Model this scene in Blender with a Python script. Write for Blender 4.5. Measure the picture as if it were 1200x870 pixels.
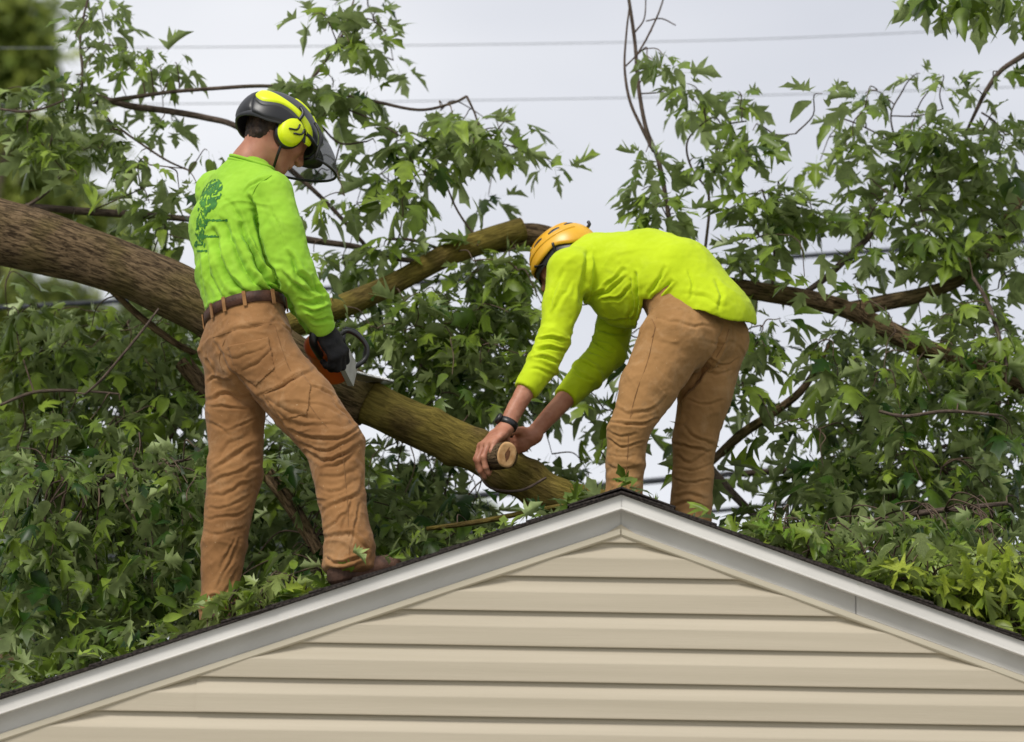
import bpy, math, random
import numpy as np
from mathutils import Vector, Matrix

for o in list(bpy.data.objects):
    bpy.data.objects.remove(o)
scn = bpy.context.scene
COL = scn.collection
rng = np.random.default_rng(11)
R = math.radians

# ------------------------------------------------------------------ camera
CAM_POS = np.array([-0.2346, -10.0, 1.6664])
YAW, PITCH, ROLL, FPX = -0.0118, 0.2667, 0.0189, 3812.7
IW, IH = 1200.0, 870.0
FW = np.array([math.sin(YAW) * math.cos(PITCH), math.cos(YAW) * math.cos(PITCH), math.sin(PITCH)])
_r = np.cross(FW, [0, 0, 1.0]); _r /= np.linalg.norm(_r); _u = np.cross(_r, FW)
CR = _r * math.cos(ROLL) + _u * math.sin(ROLL)
CU = -_r * math.sin(ROLL) + _u * math.cos(ROLL)

cam_data = bpy.data.cameras.new('camera')
cam = bpy.data.objects.new('camera', cam_data)
COL.objects.link(cam)
M = Matrix.Identity(4)
for i in range(3):
    M[i][0], M[i][1], M[i][2], M[i][3] = CR[i], CU[i], -FW[i], CAM_POS[i]
cam.matrix_world = M
cam_data.sensor_width = 36.0
cam_data.lens = FPX / IW * 36.0
cam_data.clip_end = 3000.0
cam_data.dof.use_dof = True
cam_data.dof.focus_distance = 10.75
cam_data.dof.aperture_fstop = 2.3
scn.camera = cam

# ------------------------------------------------------------------ sky, sun, exposure
SUN_EL, SUN_AZ = R(46), R(212)       # overcast: a soft, high sun
world = bpy.data.worlds.new('World'); scn.world = world
world.use_nodes = True
wn = world.node_tree; wn.nodes.clear()
w_out = wn.nodes.new('ShaderNodeOutputWorld'); w_bg = wn.nodes.new('ShaderNodeBackground')
w_sky = wn.nodes.new('ShaderNodeTexSky'); w_sky.sky_type = 'NISHITA'; w_sky.sun_disc = False
w_sky.sun_elevation = SUN_EL; w_sky.sun_rotation = SUN_AZ
w_co = wn.nodes.new('ShaderNodeTexCoord'); w_map = wn.nodes.new('ShaderNodeMapping')
w_map.inputs['Scale'].default_value = (1.0, 1.0, 2.6)
w_noise = wn.nodes.new('ShaderNodeTexNoise')
w_noise.inputs['Scale'].default_value = 3.2; w_noise.inputs['Detail'].default_value = 5.0
w_noise.inputs['Roughness'].default_value = 0.45
w_ramp = wn.nodes.new('ShaderNodeValToRGB')
w_ramp.color_ramp.elements[0].position = 0.34; w_ramp.color_ramp.elements[0].color = (3.60, 3.68, 3.98, 1)
w_ramp.color_ramp.elements[1].position = 0.66; w_ramp.color_ramp.elements[1].color = (4.88, 4.91, 5.05, 1)
w_mix = wn.nodes.new('ShaderNodeMix'); w_mix.data_type = 'RGBA'
w_mix.inputs[0].default_value = 0.93
wn.links.new(w_co.outputs['Generated'], w_map.inputs['Vector'])
wn.links.new(w_map.outputs['Vector'], w_noise.inputs['Vector'])
wn.links.new(w_noise.outputs['Fac'], w_ramp.inputs['Fac'])
wn.links.new(w_sky.outputs['Color'], w_mix.inputs[6])
wn.links.new(w_ramp.outputs['Color'], w_mix.inputs[7])
wn.links.new(w_mix.outputs[2], w_bg.inputs['Color'])
w_bg.inputs['Strength'].default_value = 0.1
wn.links.new(w_bg.outputs['Background'], w_out.inputs['Surface'])

sun_d = bpy.data.lights.new('sun', 'SUN'); sun_d.energy = 1.5; sun_d.angle = R(18)
sun_d.color = (1.0, 0.965, 0.91)
sun = bpy.data.objects.new('sun', sun_d); COL.objects.link(sun)
_sd = Vector((math.sin(SUN_AZ) * math.cos(SUN_EL), math.cos(SUN_AZ) * math.cos(SUN_EL), math.sin(SUN_EL)))
sun.rotation_euler = (-_sd).to_track_quat('-Z', 'Y').to_euler()
sun.location = (0, -4, 12)
scn.view_settings.view_transform = 'Standard'
scn.view_settings.look = 'None'
scn.view_settings.exposure = 0.92
scn.view_settings.gamma = 1.0
scn.view_settings.use_curve_mapping = False
scn.cycles.max_bounces = 6
scn.cycles.transparent_max_bounces = 8
scn.cycles.use_denoising = True


# ------------------------------------------------------------------ helpers
def at(px, py, Y):
    """world point seen at picture position (px, py) on the vertical plane y = Y"""
    d = FW * FPX + CR * (px - IW / 2) + CU * (IH / 2 - py)
    t = (Y - CAM_POS[1]) / d[1]
    return CAM_POS + d * t


def to_px(P):
    d = np.asarray(P) - CAM_POS
    z = d @ FW
    return np.stack([IW / 2 + FPX * (d @ CR) / z, IH / 2 - FPX * (d @ CU) / z], -1)


def unit(v):
    v = np.asarray(v, float)
    return v / np.linalg.norm(v)


def mesh_np(name, verts, faces, smooth=True):
    """faces: (n,k) int array or list of such arrays"""
    me = bpy.data.meshes.new(name)
    if not isinstance(faces, list):
        faces = [faces]
    faces = [np.asarray(f, np.int32) for f in faces if len(f)]
    nl = sum(f.size for f in faces); npoly = sum(len(f) for f in faces)
    me.vertices.add(len(verts)); me.vertices.foreach_set('co', np.asarray(verts, np.float32).ravel())
    me.loops.add(nl); me.polygons.add(npoly)
    me.loops.foreach_set('vertex_index', np.concatenate([f.ravel() for f in faces]))
    tot = np.concatenate([np.full(len(f), f.shape[1], np.int32) for f in faces])
    start = np.concatenate([[0], np.cumsum(tot)[:-1]]).astype(np.int32)
    me.polygons.foreach_set('loop_start', start)
    me.polygons.foreach_set('loop_total', tot)
    me.polygons.foreach_set('use_smooth', np.full(npoly, smooth))
    me.update(calc_edges=True)
    return me


def link(name, me, mat=None, parent=None):
    o = bpy.data.objects.new(name, me); COL.objects.link(o)
    if mat is not None and me is not None and not me.materials:
        me.materials.append(mat)
    if parent is not None:
        o.parent = parent
    return o


def thing(name, label, cat, group=None, loc=None):
    o = bpy.data.objects.new(name, None); COL.objects.link(o)
    o.empty_display_size = 0.1
    o['label'] = label; o['category'] = cat
    if group: o['group'] = group
    return o


def tag(o, label, cat, group=None, kind=None):
    o['label'] = label; o['category'] = cat
    if group: o['group'] = group
    if kind: o['kind'] = kind
    return o


class MB:
    """collects pieces of one mesh"""
    def __init__(self):
        self.v = []; self.q = []; self.t = []; self.n = 0
    def add(self, v, q=None, t=None):
        v = np.asarray(v, float)
        if q is not None and len(q): self.q.append(np.asarray(q, int) + self.n)
        if t is not None and len(t): self.t.append(np.asarray(t, int) + self.n)
        self.v.append(v); self.n += len(v)
        return self
    def box(self, c, s, rot=None):
        c = np.asarray(c, float); h = np.asarray(s, float) / 2
        v = np.array([[x, y, z] for x in (-1, 1) for y in (-1, 1) for z in (-1, 1)]) * h
        if rot is not None: v = v @ np.asarray(rot).T
        return self.add(v + c, [[0, 1, 3, 2], [4, 6, 7, 5], [0, 4, 5, 1], [2, 3, 7, 6], [0, 2, 6, 4], [1, 5, 7, 3]])
    def tube(self, pts, rad, n=8, caps=True, jitter=None):
        pts = np.asarray(pts, float); m = len(pts)
        rad = np.broadcast_to(np.asarray(rad, float), (m,))
        tan = np.gradient(pts, axis=0); tan /= np.linalg.norm(tan, axis=1)[:, None] + 1e-12
        ref = np.array([0.0, 0, 1.0]) if abs(tan[0][2]) < 0.9 else np.array([1.0, 0, 0])
        U = np.cross(tan[0], ref); U /= np.linalg.norm(U)
        an = np.linspace(0, 2 * np.pi, n, endpoint=False)
        vs = []
        for i in range(m):
            U = U - tan[i] * (U @ tan[i]); U /= np.linalg.norm(U)
            V = np.cross(tan[i], U)
            rr = rad[i] if jitter is None else rad[i] * jitter(i / (m - 1.0), an, pts[i])
            rr = np.broadcast_to(rr, (n,))
            vs.append(pts[i] + (np.cos(an) * rr)[:, None] * U + (np.sin(an) * rr)[:, None] * V)
        v = np.concatenate(vs)
        i0 = (np.arange(m - 1)[:, None] * n + np.arange(n)[None]).ravel()
        i1 = (np.arange(m - 1)[:, None] * n + (np.arange(n)[None] + 1) % n).ravel()
        q = np.stack([i0, i1, i1 + n, i0 + n], 1)
        t = []
        if caps:
            v = np.concatenate([v, pts[:1], pts[-1:]])
            c0, c1 = m * n, m * n + 1; a = np.arange(n); b = (a + 1) % n
            t = np.concatenate([np.stack([np.full(n, c0), b, a], 1), np.stack([np.full(n, c1), a + (m - 1) * n, b + (m - 1) * n], 1)])
        return self.add(v, q, t)
    def build(self, name, mat, parent=None, smooth=True):
        fs = []
        if self.q: fs.append(np.concatenate(self.q))
        if self.t: fs.append(np.concatenate(self.t))
        return link(name, mesh_np(name, np.concatenate(self.v), fs, smooth), mat, parent)


def catmull(P, n):
    P = np.asarray(P, float)
    Q = np.concatenate([[2 * P[0] - P[1]], P, [2 * P[-1] - P[-2]]])
    out = []
    for i in range(1, len(Q) - 2):
        for t in np.linspace(0, 1, n, endpoint=False):
            p0, p1, p2, p3 = Q[i - 1], Q[i], Q[i + 1], Q[i + 2]
            out.append(0.5 * ((2 * p1) + (-p0 + p2) * t + (2 * p0 - 5 * p1 + 4 * p2 - p3) * t * t + (-p0 + 3 * p1 - 3 * p2 + p3) * t ** 3))
    out.append(P[-1])
    return np.array(out)


def vnoise(P, seed=0):
    """smooth value noise in [-1,1] for (n,3) points"""
    P = np.asarray(P, float); I = np.floor(P).astype(np.int64); F = P - I
    F = F * F * F * (F * (F * 6 - 15) + 10)
    def h(ix, iy, iz):
        n = (ix * 374761393 + iy * 668265263 + iz * 2147483647 + seed * 1274126177) & 0xFFFFFFFF
        n = ((n ^ (n >> 13)) * 1274126177) & 0xFFFFFFFF
        n = (n ^ (n >> 16)) & 0xFFFFFFFF
        return n / 2147483647.5 - 1.0
    r = 0
    for dx in (0, 1):
        for dy in (0, 1):
            for dz in (0, 1):
                w = (F[:, 0] if dx else 1 - F[:, 0]) * (F[:, 1] if dy else 1 - F[:, 1]) * (F[:, 2] if dz else 1 - F[:, 2])
                r = r + w * h(I[:, 0] + dx, I[:, 1] + dy, I[:, 2] + dz)
    return r


# ------------------------------------------------------------------ materials
def mat_new(name):
    m = bpy.data.materials.new(name); m.use_nodes = True
    nt = m.node_tree
    return m, nt, nt.nodes['Principled BSDF']


def mat_noise(name, c1, c2, scale=8.0, rough=0.7, bump=0.0, bump_scale=60.0, detail=4.0, stretch=(1, 1, 1), metal=0.0, spec=0.3, lo=0.35, hi=0.65, rough2=None, sheen=0.0, bump_dist=0.004):
    m, nt, p = mat_new(name)
    L = nt.links
    co = nt.nodes.new('ShaderNodeTexCoord'); mp = nt.nodes.new('ShaderNodeMapping')
    mp.inputs['Scale'].default_value = stretch
    L.new(co.outputs['Object'], mp.inputs['Vector'])
    n = nt.nodes.new('ShaderNodeTexNoise'); n.inputs['Scale'].default_value = scale; n.inputs['Detail'].default_value = detail
    L.new(mp.outputs['Vector'], n.inputs['Vector'])
    rp = nt.nodes.new('ShaderNodeValToRGB')
    rp.color_ramp.elements[0].position = lo; rp.color_ramp.elements[0].color = (*c1, 1)
    rp.color_ramp.elements[1].position = hi; rp.color_ramp.elements[1].color = (*c2, 1)
    L.new(n.outputs['Fac'], rp.inputs['Fac']); L.new(rp.outputs['Color'], p.inputs['Base Color'])
    p.inputs['Roughness'].default_value = rough; p.inputs['Metallic'].default_value = metal
    p.inputs['Specular IOR Level'].default_value = spec
    if sheen: p.inputs['Sheen Weight'].default_value = sheen
    if rough2 is not None:
        mr = nt.nodes.new('ShaderNodeMapRange'); mr.inputs['To Min'].default_value = rough; mr.inputs['To Max'].default_value = rough2
        L.new(n.outputs['Fac'], mr.inputs['Value']); L.new(mr.outputs['Result'], p.inputs['Roughness'])
    if bump:
        n2 = nt.nodes.new('ShaderNodeTexNoise'); n2.inputs['Scale'].default_value = bump_scale; n2.inputs['Detail'].default_value = 5.0
        L.new(mp.outputs['Vector'], n2.inputs['Vector'])
        b = nt.nodes.new('ShaderNodeBump'); b.inputs['Strength'].default_value = bump; b.inputs['Distance'].default_value = bump_dist
        L.new(n2.outputs['Fac'], b.inputs['Height']); L.new(b.outputs['Normal'], p.inputs['Normal'])
    return m


def mat_cloth(name, c1, c2, wear, wr_scale, wr_dist, specks, weave=900, rough=0.88):
    m, nt, p = mat_new(name); L = nt.links; N = nt.nodes.new
    co = N('ShaderNodeTexCoord')
    def noise(sc, det=5, dist=0.0, rg=0.55):
        n = N('ShaderNodeTexNoise'); n.inputs['Scale'].default_value = sc; n.inputs['Detail'].default_value = det
        n.inputs['Distortion'].default_value = dist; n.inputs['Roughness'].default_value = rg
        L.new(co.outputs['Object'], n.inputs['Vector']); return n
    a = noise(5.5, 8, 0.4, 0.62)
    rp = N('ShaderNodeValToRGB'); rp.color_ramp.elements[0].position = 0.32; rp.color_ramp.elements[0].color = (*c1, 1)
    rp.color_ramp.elements[1].position = 0.68; rp.color_ramp.elements[1].color = (*c2, 1); L.new(a.outputs['Fac'], rp.inputs['Fac'])
    # worn and dusty patches
    b = noise(13, 9, 0.8, 0.68); mr = N('ShaderNodeMapRange'); mr.inputs['From Min'].default_value = 0.52; mr.inputs['From Max'].default_value = 0.74; mr.inputs['To Max'].default_value = 0.55
    L.new(b.outputs['Fac'], mr.inputs['Value'])
    mx = N('ShaderNodeMix'); mx.data_type = 'RGBA'; L.new(mr.outputs['Result'], mx.inputs[0]); L.new(rp.outputs['Color'], mx.inputs[6]); mx.inputs[7].default_value = (*wear, 1)
    # flecks of sawdust
    d = noise(210, 2, 0, 0.4); m2 = N('ShaderNodeMapRange'); m2.inputs['From Min'].default_value = specks; m2.inputs['From Max'].default_value = specks + 0.05; m2.inputs['To Max'].default_value = 0.75
    L.new(d.outputs['Fac'], m2.inputs['Value'])
    m3 = N('ShaderNodeMix'); m3.data_type = 'RGBA'; L.new(m2.outputs['Result'], m3.inputs[0]); L.new(mx.outputs[2], m3.inputs[6]); m3.inputs[7].default_value = (0.62, 0.48, 0.30, 1)
    L.new(m3.outputs[2], p.inputs['Base Color'])
    p.inputs['Roughness'].default_value = rough; p.inputs['Specular IOR Level'].default_value = 0.15; p.inputs['Sheen Weight'].default_value = 0.08
    w1 = N('ShaderNodeTexNoise'); w1.noise_type = 'RIDGED_MULTIFRACTAL'; w1.inputs['Scale'].default_value = wr_scale; w1.inputs['Detail'].default_value = 2.5; w1.inputs['Distortion'].default_value = 1.1
    mp = N('ShaderNodeMapping'); mp.inputs['Scale'].default_value = (0.8, 0.8, 1.5); mp.inputs['Rotation'].default_value = (0.3, 0.5, 0.2)
    L.new(co.outputs['Object'], mp.inputs['Vector']); L.new(mp.outputs['Vector'], w1.inputs['Vector'])
    b1 = N('ShaderNodeBump'); b1.inputs['Strength'].default_value = 0.55; b1.inputs['Distance'].default_value = wr_dist; L.new(w1.outputs['Fac'], b1.inputs['Height'])
    w2 = noise(weave, 2); b2 = N('ShaderNodeBump'); b2.inputs['Strength'].default_value = 0.35; b2.inputs['Distance'].default_value = 0.001
    L.new(w2.outputs['Fac'], b2.inputs['Height']); L.new(b1.outputs['Normal'], b2.inputs['Normal']); L.new(b2.outputs['Normal'], p.inputs['Normal'])
    return m


def mat_bark(name, dark, light, moss, moss_lo, moss_hi, scale=1.0, gap=0.9):
    """furrowed bark: uses the 'along' vertex attribute (x around, y along, in metres)"""
    m, nt, p = mat_new(name); L = nt.links; N = nt.nodes.new
    a = N('ShaderNodeAttribute'); a.attribute_name = 'along'
    mp = N('ShaderNodeMapping'); mp.inputs['Scale'].default_value = (70 * scale, 70 * scale, 12.0 * scale)
    L.new(a.outputs['Vector'], mp.inputs['Vector'])
    n = N('ShaderNodeTexNoise'); n.inputs['Scale'].default_value = 1.6; n.inputs['Detail'].default_value = 8; n.inputs['Roughness'].default_value = 0.7
    n.inputs['Distortion'].default_value = 0.5
    L.new(mp.outputs['Vector'], n.inputs['Vector'])
    rp = N('ShaderNodeValToRGB')
    rp.color_ramp.elements[0].position = 0.42; rp.color_ramp.elements[0].color = (*dark, 1)
    rp.color_ramp.elements[1].position = 0.58; rp.color_ramp.elements[1].color = (*light, 1)
    L.new(n.outputs['Fac'], rp.inputs['Fac'])
    co = N('ShaderNodeTexCoord')
    n2 = N('ShaderNodeTexNoise'); n2.inputs['Scale'].default_value = 5.0; n2.inputs['Detail'].default_value = 5
    L.new(co.outputs['Object'], n2.inputs['Vector'])
    mr = N('ShaderNodeMapRange'); mr.inputs['From Min'].default_value = moss_lo; mr.inputs['From Max'].default_value = moss_hi
    L.new(n2.outputs['Fac'], mr.inputs['Value'])
    mx = N('ShaderNodeMix'); mx.data_type = 'RGBA'
    L.new(mr.outputs['Result'], mx.inputs[0]); L.new(rp.outputs['Color'], mx.inputs[6])
    ms = N('ShaderNodeValToRGB')
    ms.color_ramp.elements[0].position = 0.38; ms.color_ramp.elements[0].color = tuple(c * 0.45 for c in moss) + (1,)
    ms.color_ramp.elements[1].position = 0.6; ms.color_ramp.elements[1].color = (*moss, 1)
    L.new(n.outputs['Fac'], ms.inputs['Fac']); L.new(ms.outputs['Color'], mx.inputs[7])
    L.new(mx.outputs[2], p.inputs['Base Color'])
    p.inputs['Roughness'].default_value = 0.9; p.inputs['Specular IOR Level'].default_value = 0.15
    b = N('ShaderNodeBump'); b.inputs['Strength'].default_value = gap; b.inputs['Distance'].default_value = 0.022
    L.new(n.outputs['Fac'], b.inputs['Height']); L.new(b.outputs['Normal'], p.inputs['Normal'])
    return m


def mat_leaf(name, dark, light, under, trans=0.35):
    m, nt, p = mat_new(name); L = nt.links; N = nt.nodes.new
    a = N('ShaderNodeAttribute'); a.attribute_name = 'tone'
    oi = N('ShaderNodeObjectInfo')
    ad = N('ShaderNodeMath'); ad.operation = 'ADD'
    L.new(a.outputs['Fac'], ad.inputs[0])
    ad.inputs[1].default_value = 0.0
    rp = N('ShaderNodeValToRGB')
    rp.color_ramp.elements[0].position = 0.0; rp.color_ramp.elements[0].color = (*dark, 1)
    rp.color_ramp.elements[1].position = 1.0; rp.color_ramp.elements[1].color = (*light, 1)
    L.new(ad.outputs[0], rp.inputs['Fac'])
    g = N('ShaderNodeNewGeometry')
    mx = N('ShaderNodeMix'); mx.data_type = 'RGBA'
    L.new(g.outputs['Backfacing'], mx.inputs[0]); L.new(rp.outputs['Color'], mx.inputs[6])
    mx.inputs[7].default_value = (*under, 1)
    # blade mottling
    co = N('ShaderNodeTexCoord'); n = N('ShaderNodeTexNoise'); n.inputs['Scale'].default_value = 26; n.inputs['Detail'].default_value = 3
    L.new(co.outputs['Object'], n.inputs['Vector'])
    hv = N('ShaderNodeHueSaturation'); mr = N('ShaderNodeMapRange')
    mr.inputs['From Min'].default_value = 0.3; mr.inputs['From Max'].default_value = 0.7
    mr.inputs['To Min'].default_value = 0.7; mr.inputs['To Max'].default_value = 1.3
    L.new(n.outputs['Fac'], mr.inputs['Value']); L.new(mr.outputs['Result'], hv.inputs['Value']); L.new(mx.outputs[2], hv.inputs['Color'])
    L.new(hv.outputs['Color'], p.inputs['Base Color'])
    p.inputs['Roughness'].default_value = 0.36; p.inputs['Specular IOR Level'].default_value = 0.24
    t = N('ShaderNodeBsdfTranslucent'); L.new(hv.outputs['Color'], t.inputs['Color'])
    ms = N('ShaderNodeMixShader'); ms.inputs[0].default_value = trans
    L.new(p.outputs['BSDF'], ms.inputs[1]); L.new(t.outputs['BSDF'], ms.inputs[2])
    L.new(ms.outputs['Shader'], nt.nodes['Material Output'].inputs['Surface'])
    return m


MT = {}
MT['siding'] = mat_noise('vinyl_siding', (0.415, 0.362, 0.272), (0.485, 0.425, 0.325), scale=2.2, rough=0.55, bump=0.12, bump_scale=38, stretch=(0.25, 1, 7), spec=0.3, detail=6, rough2=0.7)
MT['trim_beige'] = mat_noise('beige_trim', (0.44, 0.395, 0.30), (0.50, 0.45, 0.345), scale=3, rough=0.5, spec=0.3)
MT['fascia'] = mat_noise('white_aluminium', (0.53, 0.51, 0.475), (0.65, 0.63, 0.59), scale=2.5, rough=0.45, spec=0.4, stretch=(0.6, 1, 3), lo=0.3, hi=0.6, detail=7)
MT['soffit'] = mat_noise('soffit_vinyl', (0.53, 0.51, 0.475), (0.61, 0.59, 0.555), scale=4, rough=0.5, spec=0.35, detail=7)
MT['shingle'] = mat_noise('asphalt_shingle', (0.012, 0.010, 0.009), (0.055, 0.045, 0.040), scale=120, rough=0.95, bump=0.8, bump_scale=220, spec=0.2)
MT['wall'] = mat_noise('shade_dark_sheathing', (0.10, 0.085, 0.065), (0.14, 0.12, 0.09), scale=4, rough=0.8)  # sheathing darkened: shade of the gaps under the laps put into the colour
MT['lawn'] = mat_noise('lawn', (0.035, 0.07, 0.018), (0.075, 0.12, 0.035), scale=1.4, rough=0.95, bump=0.6, bump_scale=40, bump_dist=0.03)
MT['bounce_concrete'] = mat_noise('bounce_concrete', (0.42, 0.395, 0.36), (0.54, 0.515, 0.475), scale=3, rough=0.9, bump=0.4, bump_scale=60, detail=8)  # kept pale to throw more light up at the gable
MT['canvas'] = mat_cloth('duck_canvas', (0.205, 0.098, 0.036), (0.315, 0.160, 0.062), (0.42, 0.26, 0.135), 10.0, 0.020, 0.74)
MT['canvas2'] = mat_cloth('khaki_canvas', (0.28, 0.148, 0.054), (0.385, 0.208, 0.082), (0.46, 0.29, 0.15), 9.0, 0.017, 0.76)
MT['shirt_green'] = mat_cloth('lime_jersey', (0.25, 0.49, 0.030), (0.33, 0.59, 0.045), (0.38, 0.63, 0.08), 8.0, 0.015, 0.78, 700, 0.8)
MT['shirt_yellow'] = mat_cloth('yellow_jersey', (0.43, 0.56, 0.008), (0.51, 0.65, 0.013), (0.55, 0.68, 0.04), 7.0, 0.014, 0.80, 700, 0.8)
MT['thread'] = mat_noise('stitching', (0.18, 0.09, 0.035), (0.25, 0.13, 0.052), scale=60, rough=0.9)
MT['print'] = mat_noise('dark_green_print', (0.02, 0.12, 0.03), (0.06, 0.22, 0.03), scale=30, rough=0.7)
MT['skin'] = mat_noise('skin', (0.36, 0.145, 0.085), (0.47, 0.215, 0.135), scale=22, rough=0.5, bump=0.25, bump_scale=160, spec=0.35, detail=5, bump_dist=0.001)
MT['skin'].node_tree.nodes['Principled BSDF'].inputs['Subsurface Weight'].default_value = 0.08
MT['skin'].node_tree.nodes['Principled BSDF'].inputs['Subsurface Radius'].default_value = (0.01, 0.004, 0.002)
MT['hair'] = mat_noise('brown_hair', (0.018, 0.010, 0.006), (0.065, 0.035, 0.018), scale=60, rough=0.6, bump=0.9, bump_scale=180, stretch=(1, 1, 0.25))
MT['leather'] = mat_noise('brown_leather', (0.035, 0.014, 0.008), (0.085, 0.035, 0.02), scale=35, rough=0.55, bump=0.5, bump_scale=160)
MT['boot'] = mat_noise('boot_leather', (0.05, 0.026, 0.017), (0.13, 0.065, 0.042), scale=22, rough=0.7, bump=0.5, bump_scale=120)
MT['black'] = mat_noise('black_plastic', (0.006, 0.006, 0.007), (0.014, 0.014, 0.015), scale=14, rough=0.38, spec=0.5)
MT['charcoal'] = mat_noise('charcoal_shell', (0.035, 0.036, 0.042), (0.055, 0.056, 0.064), scale=14, rough=0.42, spec=0.5)
MT['glove'] = mat_noise('black_glove', (0.005, 0.005, 0.006), (0.018, 0.017, 0.018), scale=40, rough=0.75, bump=0.5, bump_scale=200)
MT['neon'] = mat_noise('neon_yellow', (0.66, 0.80, 0.006), (0.74, 0.86, 0.012), scale=10, rough=0.4, spec=0.4)
MT['orange_helmet'] = mat_noise('orange_shell', (0.66, 0.33, 0.012), (0.76, 0.41, 0.02), scale=10, rough=0.35, spec=0.5)
MT['saw_orange'] = mat_noise('saw_orange', (0.60, 0.10, 0.012), (0.72, 0.14, 0.02), scale=14, rough=0.4, spec=0.5)
MT['saw_grey'] = mat_noise('saw_grey', (0.42, 0.41, 0.40), (0.56, 0.55, 0.53), scale=20, rough=0.45)
MT['steel'] = mat_noise('bar_steel', (0.45, 0.45, 0.46), (0.62, 0.62, 0.63), scale=30, rough=0.32, metal=0.85)
MT['cut_wood'] = mat_noise('fresh_cut_wood', (0.42, 0.22, 0.085), (0.62, 0.38, 0.18), scale=30, rough=0.8, bump=0.4, bump_scale=90, detail=6)
MT['heart_wood'] = mat_noise('heart_wood', (0.10, 0.04, 0.018), (0.25, 0.11, 0.045), scale=40, rough=0.85)
MT['bark_trunk'] = mat_bark('furrowed_bark', (0.042, 0.027, 0.014), (0.235, 0.160, 0.088), (0.165, 0.130, 0.038), 0.48, 0.74)
MT['bark_moss'] = mat_bark('mossy_bark', (0.055, 0.036, 0.014), (0.165, 0.112, 0.045), (0.265, 0.205, 0.045), 0.32, 0.55)
MT['bark_thin'] = mat_bark('smooth_grey_bark', (0.062, 0.045, 0.036), (0.155, 0.115, 0.09), (0.10, 0.085, 0.05), 0.55, 0.75, scale=1.6, gap=0.5)
MT['twig'] = mat_noise('twig_bark', (0.045, 0.028, 0.022), (0.13, 0.09, 0.06), scale=14, rough=0.85)
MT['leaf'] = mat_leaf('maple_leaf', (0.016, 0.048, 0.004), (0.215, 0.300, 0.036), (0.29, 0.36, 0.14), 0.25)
MT['leaf_lime'] = mat_leaf('lime_leaf', (0.10, 0.19, 0.016), (0.35, 0.41, 0.05), (0.28, 0.35, 0.10), 0.3)
MT['leaf_far'] = mat_leaf('far_leaf', (0.09, 0.15, 0.025), (0.36, 0.41, 0.085), (0.26, 0.32, 0.10), 0.4)
MT['cable'] = mat_noise('cable_jacket', (0.03, 0.033, 0.04), (0.06, 0.065, 0.075), scale=20, rough=0.7)
MT['wire'] = mat_noise('aluminium_wire', (0.22, 0.23, 0.25), (0.30, 0.31, 0.33), scale=20, rough=0.6)
MT['wood_pole'] = mat_noise('pole_wood', (0.08, 0.06, 0.045), (0.15, 0.115, 0.085), scale=6, rough=0.9, stretch=(6, 6, 0.5))

# visor: fine black mesh, seen through
vm, vnt, vp = mat_new('mesh_visor')
vp.inputs['Base Color'].default_value = (0.035, 0.036, 0.04, 1); vp.inputs['Roughness'].default_value = 0.5
_tr = vnt.nodes.new('ShaderNodeBsdfTransparent'); _ms = vnt.nodes.new('ShaderNodeMixShader'); _ms.inputs[0].default_value = 0.62
vnt.links.new(_tr.outputs['BSDF'], _ms.inputs[1]); vnt.links.new(vp.outputs['BSDF'], _ms.inputs[2])
vnt.links.new(_ms.outputs['Shader'], vnt.nodes['Material Output'].inputs['Surface'])
MT['visor'] = vm

# ------------------------------------------------------------------ ground and house
SL = 0.3567                      # roof pitch
ZAP = 4.0                        # fascia top at the ridge
FH, OH, FZ, TH, EXPO, Z0 = 0.0395, 0.062, 0.0974, 0.0254, 0.1121, 3.743
HALF = 3.7
g = MB(); S = 1500.0
g.add([[-S, -S, 0], [S, -S, 0], [S, S, 0], [-S, S, 0]], [[0, 1, 2, 3]])
ground = g.build('ground', MT['lawn']); ground['kind'] = 'structure'
g = MB(); g.add([[-7, -16, 0.004], [7, -16, 0.004], [7, 0.3, 0.004], [-7, 0.3, 0.004]], [[0, 1, 2, 3]])  # unseen slab added to bounce neutral light onto the siding
bounce = g.build('bounce_slab', MT['bounce_concrete']); bounce['kind'] = 'structure'


def zroof(x):
    return ZAP + 0.015 - SL * abs(x)


house = thing('house', 'house gable with beige lap siding, white rake fascia and dark shingle roof', 'house')
# core wall: pentagon prism
zc = ZAP - 0.03
w = MB()
yf, yb = OH + 0.002, 8.0
xs = HALF - 0.4
pts = [(-xs, 0.0), (xs, 0.0), (xs, zc - SL * xs), (0, zc), (-xs, zc - SL * xs)]
v = [[x, yf, z] for x, z in pts] + [[x, yb, z] for x, z in pts]
w.add(v, [[i, (i + 1) % 5, 5 + (i + 1) % 5, 5 + i] for i in range(5)], [[0, 3, 1], [1, 3, 2], [0, 4, 3], [5, 6, 8], [6, 7, 8], [5, 8, 9]])
w.build('wall', MT['wall'], house, smooth=False)

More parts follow.
